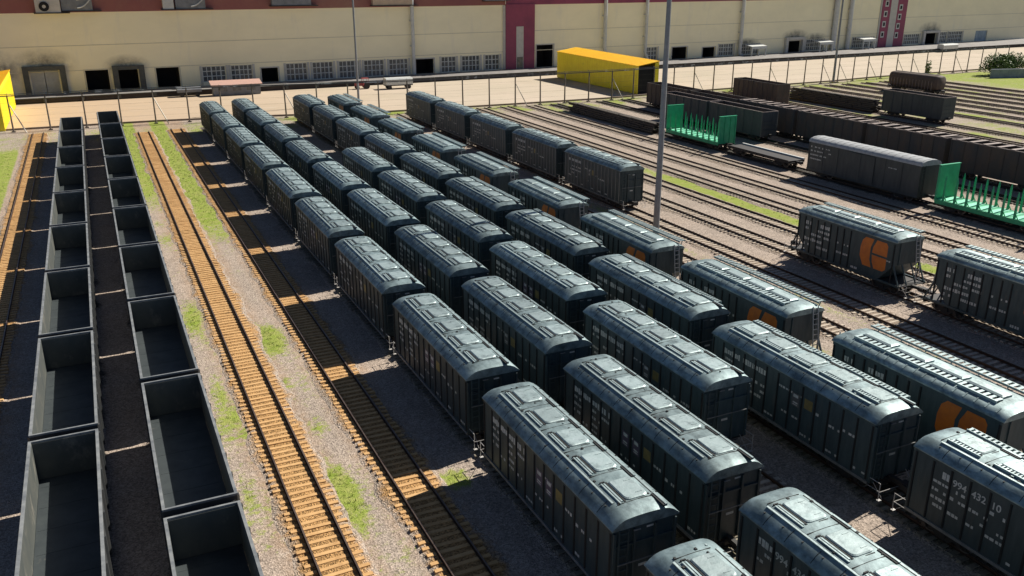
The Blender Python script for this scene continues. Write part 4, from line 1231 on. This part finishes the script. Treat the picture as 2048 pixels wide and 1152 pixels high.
# ------------------------------------------------------------------ bush and low wall at right edge
def bush(cx, cy, rx, ry, h, n, label, seed):
    rng = random.Random(seed)
    t = empty('bush', (cx, cy, 0)); tag(t, label, 'bush')
    lobes = [(rng.uniform(-.65, .65) * rx, rng.uniform(-.6, .6) * ry, rng.uniform(.3, .75) * h, rng.uniform(.28, .45)) for _ in range(14)]
    mats = ['leaf_a', 'leaf_b', 'leaf_c']
    f = MB()
    for i in range(n):
        lx, ly, lz, lr = rng.choice(lobes)
        d = Vector((rng.gauss(0, 1), rng.gauss(0, 1), rng.gauss(0, 1))).normalized() * rng.random() ** .4 * lr
        p = Vector((lx + d.x * rx * 1.2, ly + d.y * ry * 1.2, max(.1, lz + d.z * h)))
        a = Vector((rng.gauss(0, 1), rng.gauss(0, 1), rng.gauss(0, .6))).normalized() * rng.uniform(.14, .3)
        b_ = a.cross(Vector((rng.gauss(0, 1), rng.gauss(0, 1), rng.gauss(0, 1)))).normalized() * rng.uniform(.1, .2)
        f.m = rng.choice((0, 0, 1, 2)); f.quad(p - a, p + b_, p + a, p - b_)
    f.build('foliage', mats, t)
    s = MB()
    for i in range(9):
        a = rng.uniform(0, 6.28)
        s.tube((rng.uniform(-.5, .5), rng.uniform(-.5, .5), -.1), (math.cos(a) * rx * .5, math.sin(a) * ry * .5, h * .6), .08, .03, n=5)
    s.build('stem', 'timber', t)
M['leaf_a'] = mat('leaf_mid', (.11, .17, .03), (.09, .14, .03), 2, .6)
M['leaf_b'] = mat('leaf_light', (.17, .23, .045), None, 2, .6)
M['leaf_c'] = mat('leaf_dark', (.035, .065, .015), None, 2, .6)
bush(217.5, 157.0, 7.5, 4.5, 5.2, 7000, 'large green bush behind the low grey wall at the right edge', 4)
bush(196.2, 162.6, .8, .8, 4.2, 220, 'thin climbing shrub on a fence post near the big bush', 9)
lw = MB()
for i in range(14):
    x = i * 2.42; lw.box(x, x + 2.38, -.2, .2, -.1, 2.1)
lw.box(-.05, 34, -.26, .26, 2.1, 2.22)
lo = lw.build('block_wall', 'bluegrey'); lo.location = (207.0, 152.5, 0); lo.rotation_euler = (0, 0, R(-16))
tag(lo, 'low blue grey concrete block wall in front of the bush', 'wall')

# ------------------------------------------------------------------ grass tufts
def tufts():
    rng = random.Random(21); f = MB()
    def clump(x, y, sz, nb):
        for _ in range(nb):
            a = rng.uniform(0, 6.283); r = rng.uniform(0, sz * .9)
            bx, by = x + math.cos(a) * r, y + math.sin(a) * r
            h = sz * rng.uniform(.5, 1.15); la = rng.uniform(0, 6.283); le = h * rng.uniform(.2, .8)
            wv = Vector((math.cos(la + 1.57), math.sin(la + 1.57), 0)) * sz * rng.uniform(.06, .12)
            p = Vector((bx, by, 0)); q = Vector((bx + math.cos(la) * le, by + math.sin(la) * le, h))
            f.m = rng.choice((0, 0, 1, 2)); f.add([p - wv, p + wv, q], [(0, 1, 2)])
    cnt = 0
    for _ in range(120000):
        if rng.random() < .6:
            x = rng.choice((rng.uniform(2.6, 5.5), rng.uniform(7.9, 10.8), rng.uniform(-16, -10.6), rng.uniform(12.6, 15.8))); y = rng.uniform(25, 163)
        else:
            x = rng.uniform(44, 100); y = rng.uniform(28, 158)
        if abs(((x - 51.8) / 5.3) % 1 - 0) < .25 and x > 50: continue
        g = grass_at(x, y)
        if g < .4 or rng.random() > (g - .3) * (.6 if y < 85 else .3): continue
        clump(x, y, rng.uniform(.07, .17) * (1.2 if y > 90 else 1), 6 if y < 80 else 4); cnt += 1
        if cnt > 9000: break
    o = f.build('grass', ['grass_a', 'grass_b', 'grass_c']); tag(o, 'tufts of yellow green grass growing between the tracks', 'grass', kind='stuff')
M['grass_a'] = mat('grass_mid', (.27, .37, .06), (.21, .31, .05), 1, .7, space='world')
M['grass_b'] = mat('grass_light', (.38, .44, .09), None, 1, .7, space='world')
M['grass_c'] = mat('grass_dry', (.27, .25, .12), None, 1, .7, space='world')
tufts()
